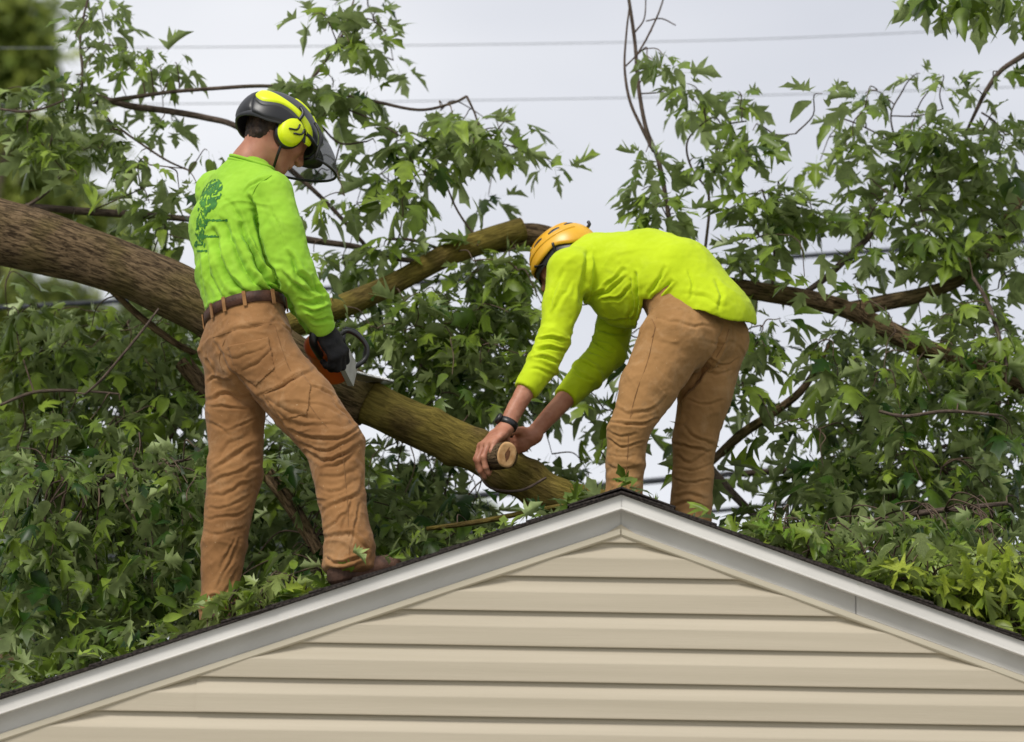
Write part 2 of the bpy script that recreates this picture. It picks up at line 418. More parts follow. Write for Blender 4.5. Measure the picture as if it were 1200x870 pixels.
# siding planks, dutch-lap profile, trimmed to the gable
prof = [(0.002, -0.0145), (0.0, -0.0160), (0.001, -0.0182), (0.004, -0.0190), (0.058, -0.0225), (0.062, -0.0218), (0.100, -0.0045), (0.124, -0.0035)]
zg = ZAP - FZ - TH               # lower edge of the trim at the ridge
k = 0
seams = {3: [-1.32], 4: [-1.32], 6: [0.6], 8: [-0.4]}
while True:
    zb = Z0 - (k) * EXPO
    if zb < 0.25: break
    def xlim(z):
        return min(xs, max(0.0, (zg + 0.012 - z) / SL))
    cuts = [-99] + seams.get(k, []) + [99]
    for si in range(len(cuts) - 1):
        lo, hi = cuts[si], cuts[si + 1]
        mb = MB(); rows = []
        for (dz, y) in prof:
            z = zb + dz
            xl = xlim(z)
            a, b = max(-xl, lo), min(xl, hi + 0.02)
            if a > b: a = b = (a if lo < -50 else b)
            yy = OH + y - (0.0025 if si > 0 else 0.0)
            xx = np.linspace(a, b, 25)
            wob = vnoise(np.stack([xx * 2.3, np.full(25, k * 3.7), np.full(25, si + 0.5)], 1), 5)
            wob2 = vnoise(np.stack([xx * 1.1, np.full(25, k * 5.1 + 9), np.full(25, si + 0.5)], 1), 6)
            ends = np.ones(25); ends[[0, -1]] = 0
            rows.append(np.stack([xx, yy + 0.0012 * wob * ends, z + 0.0011 * wob2 * ends], 1))
        v = np.concatenate(rows)
        q = [[25 * i + c, 25 * i + c + 1, 25 * i + c + 26, 25 * i + c + 25] for i in range(len(rows) - 1) for c in range(24)]
        mb.add(v, q)
        o = mb.build('plank', MT['siding'], house, smooth=False)
    k += 1
# the small piece right under the peak
mb = MB(); rows = []
for (dz, y) in prof[:5]:
    z = Z0 + EXPO + dz
    xl = max(0.0005, (zg + 0.012 - z) / SL)
    rows.append([[-xl, OH + y, z], [xl, OH + y, z]])
mb.add(np.array(rows).reshape(-1, 3), [[2 * i, 2 * i + 1, 2 * i + 3, 2 * i + 2] for i in range(len(rows) - 1)])
mb.build('plank', MT['siding'], house, smooth=False)


def rake_prism(section, s, x0, x1, name, mat, parent, seg=1):
    """section: list of (y, dz) swept along the roof slope on side s (+1 right, -1 left)"""
    mb = MB(); n = len(section); xsn = np.linspace(x0, x1, seg + 1)
    v = []
    for x in xsn:
        for (y, dz) in section:
            v.append([s * x, y, ZAP - SL * x + dz])
    q = []
    for j in range(seg):
        for i in range(n):
            a = j * n + i; b = j * n + (i + 1) % n
            q.append([a, b, b + n, a + n] if s > 0 else [b, a, a + n, b + n])
    mb.add(v, q)
    # end caps as fans
    c = np.arange(n)
    t0 = [[0, i + 1, i] for i in range(1, n - 1)]
    t1 = [[seg * n, seg * n + i, seg * n + i + 1] for i in range(1, n - 1)]
    mb.t.append(np.array(t0 + t1) + mb.n - len(v))
    return mb.build(name, mat, parent, smooth=False)


for s in (-1, 1):
    f = rake_prism([(0.0, 0.0), (0.0, -FH), (-0.003, -FH - 0.002), (-0.003, -FH - 0.006), (0.018, -FH - 0.006), (0.02, 0.0)], s, 0.0, HALF, 'fascia', MT['fascia'], house)
    # dark starter strip along the rake
    rake_prism([(-0.016, 0.0075), (-0.016, 0.001), (0.03, 0.001), (0.03, 0.0075)], s, 0.0, HALF + 0.08, 'starter_strip', MT['shingle'], house)
    # frieze boards under the fascia, in lapped lengths
    x = 0.0
    lens = [0.74, 2.96] if s > 0 else [3.7]
    for j, ln in enumerate(lens):
        x1 = min(HALF, x + ln)
        dy = 0.0 if j % 2 == 0 else -0.0025
        rake_prism([(OH - 0.012 + dy, -0.022), (OH - 0.012 + dy, -FZ + 0.004), (OH - 0.0145 + dy, -FZ), (OH - 0.002, -FZ), (OH - 0.002, -0.022)], s, x, x1 + (0.015 if j % 2 else -0.001), 'frieze_board', MT['soffit'], house)
        x = x1
    # closed underside of the fascia return
    rake_prism([(0.0185, -FH + 0.006), (0.0185, -FH + 0.002), (OH - 0.013, -FH + 0.002), (OH - 0.013, -FH + 0.006)], s, 0.0, HALF, 'soffit', MT['soffit'], house)
    # channel trim below the frieze
    rake_prism([(OH - 0.028, -FZ - 0.0035), (OH - 0.028, -FZ - TH + 0.004), (OH - 0.024, -FZ - TH), (OH - 0.001, -FZ - TH), (OH - 0.001, -FZ - 0.0035)], s, 0.002, HALF, 'channel_trim', MT['trim_beige'], house)
    # roof deck
    rake_prism([(0.02, 0.0045), (0.02, -0.02), (8.3, -0.02), (8.3, 0.0045)], s, 0.0, HALF + 0.1, 'roof_deck', MT['wall'], house)
    # shingle courses: separate tabs near the rake edge, one strip further back
    nc = int((HALF + 0.1) / 0.135)
    base = None
    sh = MB()
    for c in range(nc):
        xa, xb = c * 0.135, c * 0.135 + 0.165      # course from the ridge down; lower edge at xb sits proud
        y = -0.014 + random.Random(c * 7 + s).uniform(-0.006, 0.006)
        tab = 0
        while y < 8.3:
            wd = 0.30 + random.Random(c * 91 + tab * 13 + s).uniform(-0.03, 0.03)
            y1 = min(8.3, y + wd - 0.004) if tab < 12 else 8.3
            if tab == 0: y1 = y + wd * (0.5 if c % 2 else 1.0)
            lift = random.Random(c * 31 + tab * 5 + s).uniform(0, 0.003)
            za, zb2 = ZAP - SL * xa + 0.0085, ZAP - SL * xb + 0.0150 + lift
            vv = []
            for (xx, zz) in ((xa, za), (xb, zb2)):
                for yy in (y, y1):
                    vv.append([s * xx, yy, zz]); vv.append([s * xx, yy, zz - 0.006])
            # 0 a-y top,1 bottom,2 a-y1 top,3 bottom,4 b-y top,5,6,7
            sh_q = [[0, 2, 6, 4], [1, 5, 7, 3], [0, 4, 5, 1], [2, 3, 7, 6], [4, 6, 7, 5], [0, 1, 3, 2]]
            if s < 0: sh_q = [list(reversed(a)) for a in sh_q]
            sh.add(vv, sh_q)
            y = y1 + 0.004; tab += 1
    o = sh.build('shingles', MT['shingle'], house, smooth=False); o['kind'] = 'stuff'
# ridge caps
rc = MB(); y = -0.016; i = 0
while y < 8.2:
    y1 = y + 0.21
    z = ZAP + 0.019
    for s in (-1, 1):
        a = [[0, y, z + 0.004], [s * 0.17, y, z + 0.004 - SL * 0.17], [s * 0.17, y1, z - SL * 0.17], [0, y1, z]]
        b = [[p[0], p[1], p[2] - 0.005] for p in a]
        q = [[0, 1, 2, 3], [7, 6, 5, 4], [0, 4, 5, 1], [1, 5, 6, 2], [2, 6, 7, 3]]
        rc.add(a + b, q if s > 0 else [list(reversed(t)) for t in q])
    y += 0.145; i += 1
rc.build('ridge_cap', MT['shingle'], house, smooth=False)

# ------------------------------------------------------------------ implicit surfaces for figures
class SDF:
    def __init__(self):
        self.p = []
    def bone(self, A, B, ra, rb=None, U=None, k=0.02, cap=1.0):
        """tapered bone from A to B; radii may be (half width along U, half width across)"""
        A = np.asarray(A, float); B = np.asarray(B, float)
        if np.linalg.norm(B - A) < 1e-5: B = A + np.array([0, 0, 1e-4])
        ra = np.array(ra if np.ndim(ra) else (ra, ra), float)
        rb = ra if rb is None else np.array(rb if np.ndim(rb) else (rb, rb), float)
        w_ = unit(B - A)
        if U is None: U = np.array([1.0, 0, 0]) if abs(w_[0]) < 0.8 else np.array([0, 1.0, 0])
        U = np.asarray(U, float); U = unit(U - w_ * (U @ w_))
        self.p.append((A, B, ra, rb, w_, U, np.cross(w_, U), float(np.linalg.norm(B - A)), k, cap))
        return self
    def chain(self, pts, rads, U=None, k=0.02, cap=1.0):
        for i in range(len(pts) - 1):
            self.bone(pts[i], pts[i + 1], rads[i], rads[i + 1], U, k, cap)
        return self
    @staticmethod
    def one(P, b):
        A, B, ra, rb, w_, U, V, L, k, cap = b
        q = P - A
        s = q @ w_; t = np.clip(s / L, 0, 1); ex = s - t * L
        a = ra[0] + (rb[0] - ra[0]) * t; c = ra[1] + (rb[1] - ra[1]) * t
        u = (q @ U) / a; v_ = (q @ V) / c; m = np.minimum(a, c) * cap
        e = ex / m
        k0 = np.sqrt(u * u + v_ * v_ + e * e) + 1e-9
        k1 = np.sqrt((u / a) ** 2 + (v_ / c) ** 2 + (e / m) ** 2) + 1e-9
        return k0 * (k0 - 1) / k1
    def ev(self, P, idx=None):
        d = None
        for i in (range(len(self.p)) if idx is None else idx):
            e = self.one(P, self.p[i]); k = self.p[i][8]
            if d is None: d = e
            else:
                hh = np.maximum(k - np.abs(d - e), 0) / k
                d = np.minimum(d, e) - hh * hh * k * 0.25
        return d
    def near(self, c, rad):
        out = []
        for i, b in enumerate(self.p):
            q = c - b[0]; t = min(max((q @ b[4]) / b[7], 0), 1)
            if np.linalg.norm(q - b[4] * (t * b[7])) - max(b[2].max(), b[3].max()) < rad + b[8] + 0.02:
                out.append(i)
        return out


def sdf_mesh(S, h, post=None, N=16):
    """surface nets over the tiles the surface passes through; returns verts, quads"""
    mn = np.min([np.minimum(b[0] - max(b[2].max(), b[3].max()), b[1] - max(b[2].max(), b[3].max())) for b in S.p], 0) - 3 * h
    mx = np.max([np.maximum(b[0] + max(b[2].max(), b[3].max()), b[1] + max(b[2].max(), b[3].max())) for b in S.p], 0) + 3 * h
    nt = np.ceil((mx - mn) / (h * N)).astype(int)
    DIM = nt * N + 2
    tr = h * N * 0.87
    gi = np.stack(np.meshgrid(*[np.arange(N + 1)] * 3, indexing='ij'), -1)
    flat = gi.reshape(-1, 3)
    cid, cpos, edges = [], [], []
    for tx in range(nt[0]):
        for ty in range(nt[1]):
            for tz in range(nt[2]):
                base = np.array([tx, ty, tz]) * N
                c = mn + (base + N / 2) * h
                idx = S.near(c, tr)
                if not idx: continue
                dc = S.ev(c[None], idx)
                if post is not None: dc = post(c[None], dc)
                if abs(dc[0]) > tr * 1.5 + 0.015: continue
                P = mn + (flat + base) * h
                d = S.ev(P, idx)
                if post is not None: d = post(P, d)
                d = d.reshape(N + 1, N + 1, N + 1)
                ins = d < 0
                if ins.all() or not ins.any(): continue
                # vertices of the cells
                acc = np.zeros((N, N, N, 3)); cnt = np.zeros((N, N, N))
                for ax in range(3):
                    sl0 = [slice(None)] * 3; sl1 = [slice(None)] * 3
                    sl0[ax] = slice(0, N); sl1[ax] = slice(1, N + 1)
                    d0, d1 = d[tuple(sl0)], d[tuple(sl1)]
                    cr = (d0 < 0) != (d1 < 0)
                    tt = np.where(cr, d0 / np.where(cr, d0 - d1, 1), 0)
                    o1, o2 = [a for a in range(3) if a != ax]
                    # owned edges
                    sub = [slice(0, N)] * 3
                    crs = cr[tuple(sub)]
                    ii = np.argwhere(crs)
                    if len(ii):
                        sg = d0[tuple(sub)][crs] < 0
                        edges.append(np.concatenate([ii + base, np.full((len(ii), 1), ax), sg[:, None]], 1))
                    for a in (0, 1):
                        for b in (0, 1):
                            s2 = [slice(0, N)] * 3
                            s2[o1] = slice(a, N + a); s2[o2] = slice(b, N + b)
                            m_ = cr[tuple(s2)]
                            cnt += m_
                            acc[..., ax] += np.where(m_, tt[tuple(s2)], 0)
                            acc[..., o1] += m_ * a; acc[..., o2] += m_ * b
                m_ = cnt > 0
                ci = np.argwhere(m_) + base
                cid.append((ci[:, 0] * DIM[1] + ci[:, 1]) * DIM[2] + ci[:, 2])
                cpos.append(mn + (ci + acc[m_] / cnt[m_][:, None]) * h)
    cid = np.concatenate(cid); cpos = np.concatenate(cpos)
    o = np.argsort(cid); cid = cid[o]; cpos = cpos[o]
    E_ = np.concatenate(edges)
    quads = []
    for ax in range(3):
        e = E_[E_[:, 3] == ax]
        if not len(e): continue
        o1, o2 = (ax + 1) % 3, (ax + 2) % 3
        cs = []
        for a, b in ((1, 1), (0, 1), (0, 0), (1, 0)):
            c = e[:, :3].copy(); c[:, o1] -= a; c[:, o2] -= b
            cs.append((c[:, 0] * DIM[1] + c[:, 1]) * DIM[2] + c[:, 2])
        cs = np.stack(cs, 1)
        j = np.searchsorted(cid, cs); j = np.minimum(j, len(cid) - 1)
        ok = (cid[j] == cs).all(1)
        q = np.where((e[:, 4] == 1)[:, None], j, j[:, ::-1])[ok]
        quads.append(q)
    return cpos, np.concatenate(quads)


def normals(V, Q):
    n = np.cross(V[Q[:, 2]] - V[Q[:, 0]], V[Q[:, 3]] - V[Q[:, 1]])
    out = np.zeros_like(V)
    for i in range(4): np.add.at(out, Q[:, i], n)
    return out / (np.linalg.norm(out, axis=1)[:, None] + 1e-12)


def relax(V, Q, it=2, lam=0.5):
    for _ in range(it):
        s = np.zeros_like(V); c = np.zeros(len(V))
        for a, b in ((0, 1), (1, 2), (2, 3), (3, 0)):
            np.add.at(s, Q[:, a], V[Q[:, b]]); np.add.at(c, Q[:, a], 1)
            np.add.at(s, Q[:, b], V[Q[:, a]]); np.add.at(c, Q[:, b], 1)
        V = V + lam * (s / np.maximum(c, 1)[:, None] - V)
    return V


def sstep(x, a, b):
    t = np.clip((x - a) / (b - a), 0, 1)
    return t * t * (3 - 2 * t)


def folds(V, N, strokes):
    """creases in cloth: each stroke is (polyline, width, depth in metres); the ridge beside it lies left of its course"""
    px = to_px(V); vd = (V - CAM_POS); vd /= np.linalg.norm(vd, axis=1)[:, None]
    face = sstep(-(N * vd).sum(1), -0.1, 0.25)
    D = np.zeros(len(V))
    px = px + 2.2 * np.stack([vnoise(V * 22, 51), vnoise(V * 22 + 5.5, 52)], 1) + 0.8 * np.stack([vnoise(V * 60, 53), vnoise(V * 60 + 5.5, 54)], 1)
    rs = np.random.default_rng(len(strokes))
    for pts, wd, amp in strokes:
        amp = amp * rs.uniform(0.75, 1.75); wd = wd * rs.uniform(0.65, 1.1)
        pts = np.asarray(pts, float) + rs.normal(0, 1.2, (len(pts), 2))
        pts = catmull(np.asarray(pts, float), 6) if len(pts) > 2 else np.asarray(pts, float)
        seg = np.linalg.norm(np.diff(pts, axis=0), axis=1); cum = np.concatenate([[0], np.cumsum(seg)]); tot = cum[-1]
        lo = pts.min(0) - 5 * wd; hi = pts.max(0) + 5 * wd
        I = np.where((px >= lo).all(1) & (px <= hi).all(1) & (face > 0))[0]
        if not len(I): continue
        q = px[I]; best = np.full(len(I), 1e9); sd = np.zeros(len(I)); tp = np.zeros(len(I))
        for i in range(len(pts) - 1):
            a, b = pts[i], pts[i + 1]; ab = b - a; l = seg[i] + 1e-9
            t = np.clip(((q - a) @ ab) / (l * l), 0, 1)
            r = q - (a + t[:, None] * ab); dd = np.hypot(r[:, 0], r[:, 1])
            cr = (ab[0] * (q[:, 1] - a[1]) - ab[1] * (q[:, 0] - a[0])) / l
            m_ = dd < best
            best[m_] = dd[m_]; sd[m_] = np.sign(cr[m_]) * dd[m_]; tp[m_] = (cum[i] + t[m_] * seg[i]) / tot
        tap = np.sin(np.pi * np.clip(tp * 0.88 + 0.06, 0, 1)) ** 0.7
        g_ = -1.15 * np.exp(-np.abs(sd) / (0.75 * wd)) + 0.65 * np.exp(-((sd + 1.9 * wd) / (1.1 * wd)) ** 2) + 0.25 * np.exp(-((sd - 2.0 * wd) / (1.2 * wd)) ** 2)
        D[I] += amp * g_ * tap * face[I]
    return D


def crumple(V, axes, freqs, amp, seed, sharp=True):
    A = np.asarray(axes, float)
    q = (V @ A.T) * np.asarray(freqs)
    q = q + 0.35 * np.stack([vnoise(q * 0.7, seed + 5), vnoise(q * 0.7 + 9.1, seed + 6), vnoise(q * 0.7 + 3.3, seed + 7)], 1)
    n = vnoise(q, seed)
    if sharp: n = (1 - np.abs(n) * 2.2)
    return amp * n


def garment(name, S, h, mat, parent, strokes=(), noise=(), post=None, sm=2):
    V, Q = sdf_mesh(S, h, post)
    V = relax(V, Q, sm)
    Nn = normals(V, Q)
    D = folds(V, Nn, strokes)
    for fn in noise: D = D + fn(V)
    V = V + Nn * D[:, None]
    V = relax(V, Q, 1, 0.3)
    o = link(name, mesh_np(name, V, Q), mat, parent)
    return o, V, Q


def seam(V, Q, lines, name, mat, parent, r=0.0011):
    """raised stitch lines laid on the cloth along the given courses"""
    N = normals(V, Q); px = to_px(V); ok = np.where((N @ FW) < 0.1)[0]; pk = px[ok]
    mb = MB()
    for ln in lines:
        c = catmull(np.asarray(ln, float), 7); pts = []
        for p in c:
            d = np.hypot(pk[:, 0] - p[0], pk[:, 1] - p[1]); k = ok[np.argsort(d)[:4]]
            pts.append((V[k] + N[k] * 0.0008).mean(0))
        pts = np.array(pts)
        for _ in range(2): pts[1:-1] = (pts[:-2] + 2 * pts[1:-1] + pts[2:]) / 4
        mb.tube(pts, r, 5)
    return mb.build(name, mat, parent)


def frame(fwd, up):
    f = unit(fwd); u = unit(np.asarray(up) - f * (np.asarray(up) @ f)); l = np.cross(u, f)
    return f, l, u


def head_prims(S, C, fwd, up, neck):
    f, l, u = frame(fwd, up)
    L = lambda a, b, c: C + f * a + l * b + u * c
    S.bone(L(-0.035, 0, 0.03), L(0.03, 0, 0.03), (0.078, 0.09), (0.074, 0.086), l, 0.02)
    S.bone(L(0.045, 0, 0.0), L(0.055, 0, -0.085), (0.062, 0.05), (0.034, 0.032), l, 0.03)
    S.bone(L(0.02, -0.05, -0.055), L(0.055, -0.018, -0.098), 0.024, 0.02, None, 0.03)
    S.bone(L(0.02, 0.05, -0.055), L(0.055, 0.018, -0.098), 0.024, 0.02, None, 0.03)
    S.bone(L(0.098, 0, 0.018), L(0.116, 0, -0.024), 0.008, 0.014, None, 0.012)
    for s in (-1, 1):
        S.bone(L(0.112, s * 0.004, -0.028), L(0.102, s * 0.014, -0.028), 0.009, 0.008, None, 0.008)
        S.bone(L(0.086, s * 0.018, 0.032), L(0.074, s * 0.048, 0.030), 0.012, 0.011, None, 0.015)
        S.bone(L(0.066, s * 0.045, -0.018), L(0.03, s * 0.06, -0.01), 0.018, 0.016, None, 0.02)
        S.bone(L(-0.006, s * 0.079, 0.022), L(-0.004, s * 0.079, -0.022), (0.008, 0.020), (0.007, 0.013), l, 0.008)
    S.bone(L(0.089, -0.019, -0.054), L(0.089, 0.019, -0.054), (0.010, 0.006), None, f, 0.008)
    S.bone(L(0.086, -0.017, -0.067), L(0.086, 0.017, -0.067), (0.010, 0.007), None, f, 0.008)
    S.bone(L(-0.025, 0, -0.03), neck, (0.062, 0.064), (0.066, 0.066), l, 0.035)
    return f, l, u


def hand_prims(S, W, x, n, curls, thumb=1, scale=1.0, grow=0.0, spread=0.10, thumb_dir=(0.55, 0.65, 0.45), kf=0.006):
    """palm + four fingers + thumb. x: wrist to knuckles, n: the way the palm faces; thumb on side n x x * thumb"""
    x = unit(x); n = unit(np.asarray(n) - x * (np.asarray(n) @ x)); t = np.cross(n, x) * thumb
    s = scale
    S.bone(W - x * 0.02 * s, W + x * 0.035 * s, (0.027 * s + grow, 0.019 * s + grow), (0.038 * s + grow, 0.017 * s + grow), t, 0.015)
    S.bone(W + x * 0.03 * s, W + x * 0.082 * s, (0.037 * s + grow, 0.016 * s + grow), (0.041 * s + grow, 0.0125 * s + grow), t, 0.012, 0.8)
    offs = (0.031, 0.0105, -0.0105, -0.030); lens = ((0.042, 0.026, 0.021), (0.047, 0.030, 0.022), (0.043, 0.028, 0.021), (0.034, 0.021, 0.018))
    tips = []
    for i in range(4):
        p = W + x * (0.084 - (0.006 if i in (0, 3) else 0.0) - (0.006 if i == 3 else 0)) * s + t * offs[i] * s
        ang = 0.0; sp = spread * (1.5 - i) / 1.5
        c = curls[i] if np.ndim(curls[0]) else curls
        r = (0.0098, 0.0092, 0.0085, 0.0074)
        for j in range(3):
            ang += c[j]
            d = (x * math.cos(sp) + t * math.sin(sp)) * math.cos(ang) + n * math.sin(ang)
            p2 = p + d * lens[i][j] * s
            S.bone(p, p2, r[j] * s * (0.9 if i == 3 else 1) + grow, r[j + 1] * s * (0.9 if i == 3 else 1) + grow, None, kf)
            p = p2
        tips.append((p, d))
    b = W + x * 0.022 * s + t * 0.028 * s + n * 0.006 * s
    d = unit(x * thumb_dir[0] + t * thumb_dir[1] + n * thumb_dir[2])
    p1 = b + d * 0.042 * s; d2 = unit(d + x * 0.35 - t * 0.25 + n * 0.25); p2 = p1 + d2 * 0.034 * s; d3 = unit(d2 + x * 0.25 - t * 0.2 + n * 0.2); p3 = p2 + d3 * 0.026 * s
    S.bone(b, p1, 0.0165 * s + grow, 0.0125 * s + grow, None, 0.014); S.bone(p1, p2, 0.0115 * s + grow, 0.0105 * s + grow, None, kf); S.bone(p2, p3, 0.0105 * s + grow, 0.008 * s + grow, None, kf)
    return tips


def boot(S_x, heel, toe, up, name, parent):
    """work boot from heel to toe lying on the roof; returns the object"""
    f = unit(np.asarray(toe) - heel); u = unit(np.asarray(up) - f * (np.asarray(up) @ f)); l = np.cross(u, f)
    Lh = np.linalg.norm(np.asarray(toe) - heel)
    B = SDF()
    B.bone(heel + f * 0.045 + u * 0.05, heel + f * Lh * 0.45 + u * 0.058, (0.040, 0.048), (0.044, 0.045), l, 0.02)
    B.bone(heel + f * Lh * 0.4 + u * 0.05, heel + f * (Lh - 0.055) + u * 0.045, (0.046, 0.044), (0.048, 0.036), l, 0.02)
    B.bone(heel + f * 0.06 + u * 0.05, heel + f * 0.06 + u * 0.12, (0.042, 0.048), (0.042, 0.046), l, 0.025, 0.2)
    for i in range(4):
        c = heel + f * (Lh * 0.38 + i * 0.022) + u * (0.112 - i * 0.010)
        B.bone(c - l * 0.02, c + l * 0.02, 0.005, 0.005, None, 0.006)
    V, Q = sdf_mesh(B, 0.005)
    V = relax(V, Q, 1)
    o = link(name, mesh_np(name, V, Q), MT['boot'], parent)
    so = SDF()
    so.bone(heel + f * 0.045 + u * 0.014, heel + f * (Lh - 0.052) + u * 0.014, (0.045, 0.014), (0.052, 0.014), l, 0.01, 3.2)
    V, Q = sdf_mesh(so, 0.005)
    link('sole', mesh_np('sole', V, Q), MT['black'], o)
    return o


def ring_on(S, C, axis, ref, n=72):
    """points where rays from C across the axis leave the solid"""
    a = unit(axis); e1 = unit(np.asarray(ref) - a * (np.asarray(ref) @ a)); e2 = np.cross(a, e1)
    an = np.linspace(0, 2 * np.pi, n, endpoint=False)
    D = np.cos(an)[:, None] * e1 + np.sin(an)[:, None] * e2
    lo = np.zeros(n); hi = np.full(n, 0.4)
    for _ in range(24):
        m_ = (lo + hi) / 2
        ins = S.ev(C + D * m_[:, None]) < 0
        lo = np.where(ins, m_, lo); hi = np.where(ins, hi, m_)
    return an, D, lo, a


# ------------------------------------------------------------------ helmets
def helmet_surface(C, f, l, u, rx=0.150, ry=0.118, rz=0.135, rear=1.06):
    def pt(az, el, off=0.0):
        az = np.asarray(az, float); el = np.asarray(el, float)
        ca, sa, ce, se = np.cos(az), np.sin(az), np.cos(el), np.sin(el)
        e = 0.88
        cx = np.sign(ce) * np.abs(ce) ** e
        x_ = (rx * np.where(ca < 0, rear, 1.0) + off) * ca * cx
        y_ = (ry + off) * sa * cx
        z_ = (rz + off) * np.sign(se) * np.abs(se) ** 0.95
        return C + x_[..., None] * f + y_[..., None] * l + z_[..., None] * u
    return pt


def patch(pt, poly, off, res=10, thick=0.004):
    """raised patch on the helmet: poly = list of (az, el) pairs (degrees) as two edges of equal length"""
    a, b = np.array(poly[0], float), np.array(poly[1], float)
    a = catmull(a, 8); b = catmull(b, 8); n = len(a)
    T = np.linspace(0, 1, res)
    G = a[:, None] * (1 - T)[None, :, None] + b[:, None] * T[None, :, None]
    az, el = np.radians(G[..., 0]), np.radians(G[..., 1])
    edge = np.minimum(np.minimum(T, 1 - T)[None, :] * res / 1.6, np.minimum(np.arange(n), n - 1 - np.arange(n))[:, None] / 1.2)
    o = np.where(np.clip(edge, 0, 1) < 1, -0.003 + (off + 0.003) * np.clip(edge, 0, 1) ** 0.5, off)
    P = pt(az, el, o).reshape(-1, 3)
    i = (np.arange(n - 1)[:, None] * res + np.arange(res - 1)[None]).ravel()
    return P, np.stack([i, i + 1, i + res + 1, i + res], 1)


def shell_mesh(pt, rim, el_top=90, na=64, ne=16, thick=0.006):
    """dome down to rim(az) elevation (degrees), with thickness"""
    az = np.linspace(0, 2 * np.pi, na, endpoint=False)
    rimv = np.radians(np.array([rim(math.degrees(a) if a <= math.pi else math.degrees(a) - 360) for a in az]))
    rows = []
    for off in (0.0, -thick):
        for j in range(ne):
            t = j / (ne - 1.0)
            el = rimv + (np.radians(el_top - 0.5) - rimv) * t
            rows.append(pt(az, el, off))
    V = np.concatenate(rows)
    a = np.arange(na); b = (a + 1) % na; Q = []
    for j in range(ne - 1):
        Q.append(np.stack([a + j * na, b + j * na, b + (j + 1) * na, a + (j + 1) * na], 1))
        o = ne * na
        Q.append(np.stack([b + j * na + o, a + j * na + o, a + (j + 1) * na + o, b + (j + 1) * na + o], 1))
    Q.append(np.stack([b, a, a + ne * na, b + ne * na], 1))
    return V, np.concatenate(Q)

# ------------------------------------------------------------------ worker with the saw
VIEW = FW


def on_roof(px, Y, lift=0.0, py0=650):
    p = at(px, py0, Y)
    for _ in range(3):
        z = zroof(p[0]) + lift
        q = to_px(np.array([p[0], Y, z])); p = at(px, q[1], Y)
    return np.array([p[0], Y, zroof(p[0]) + lift])


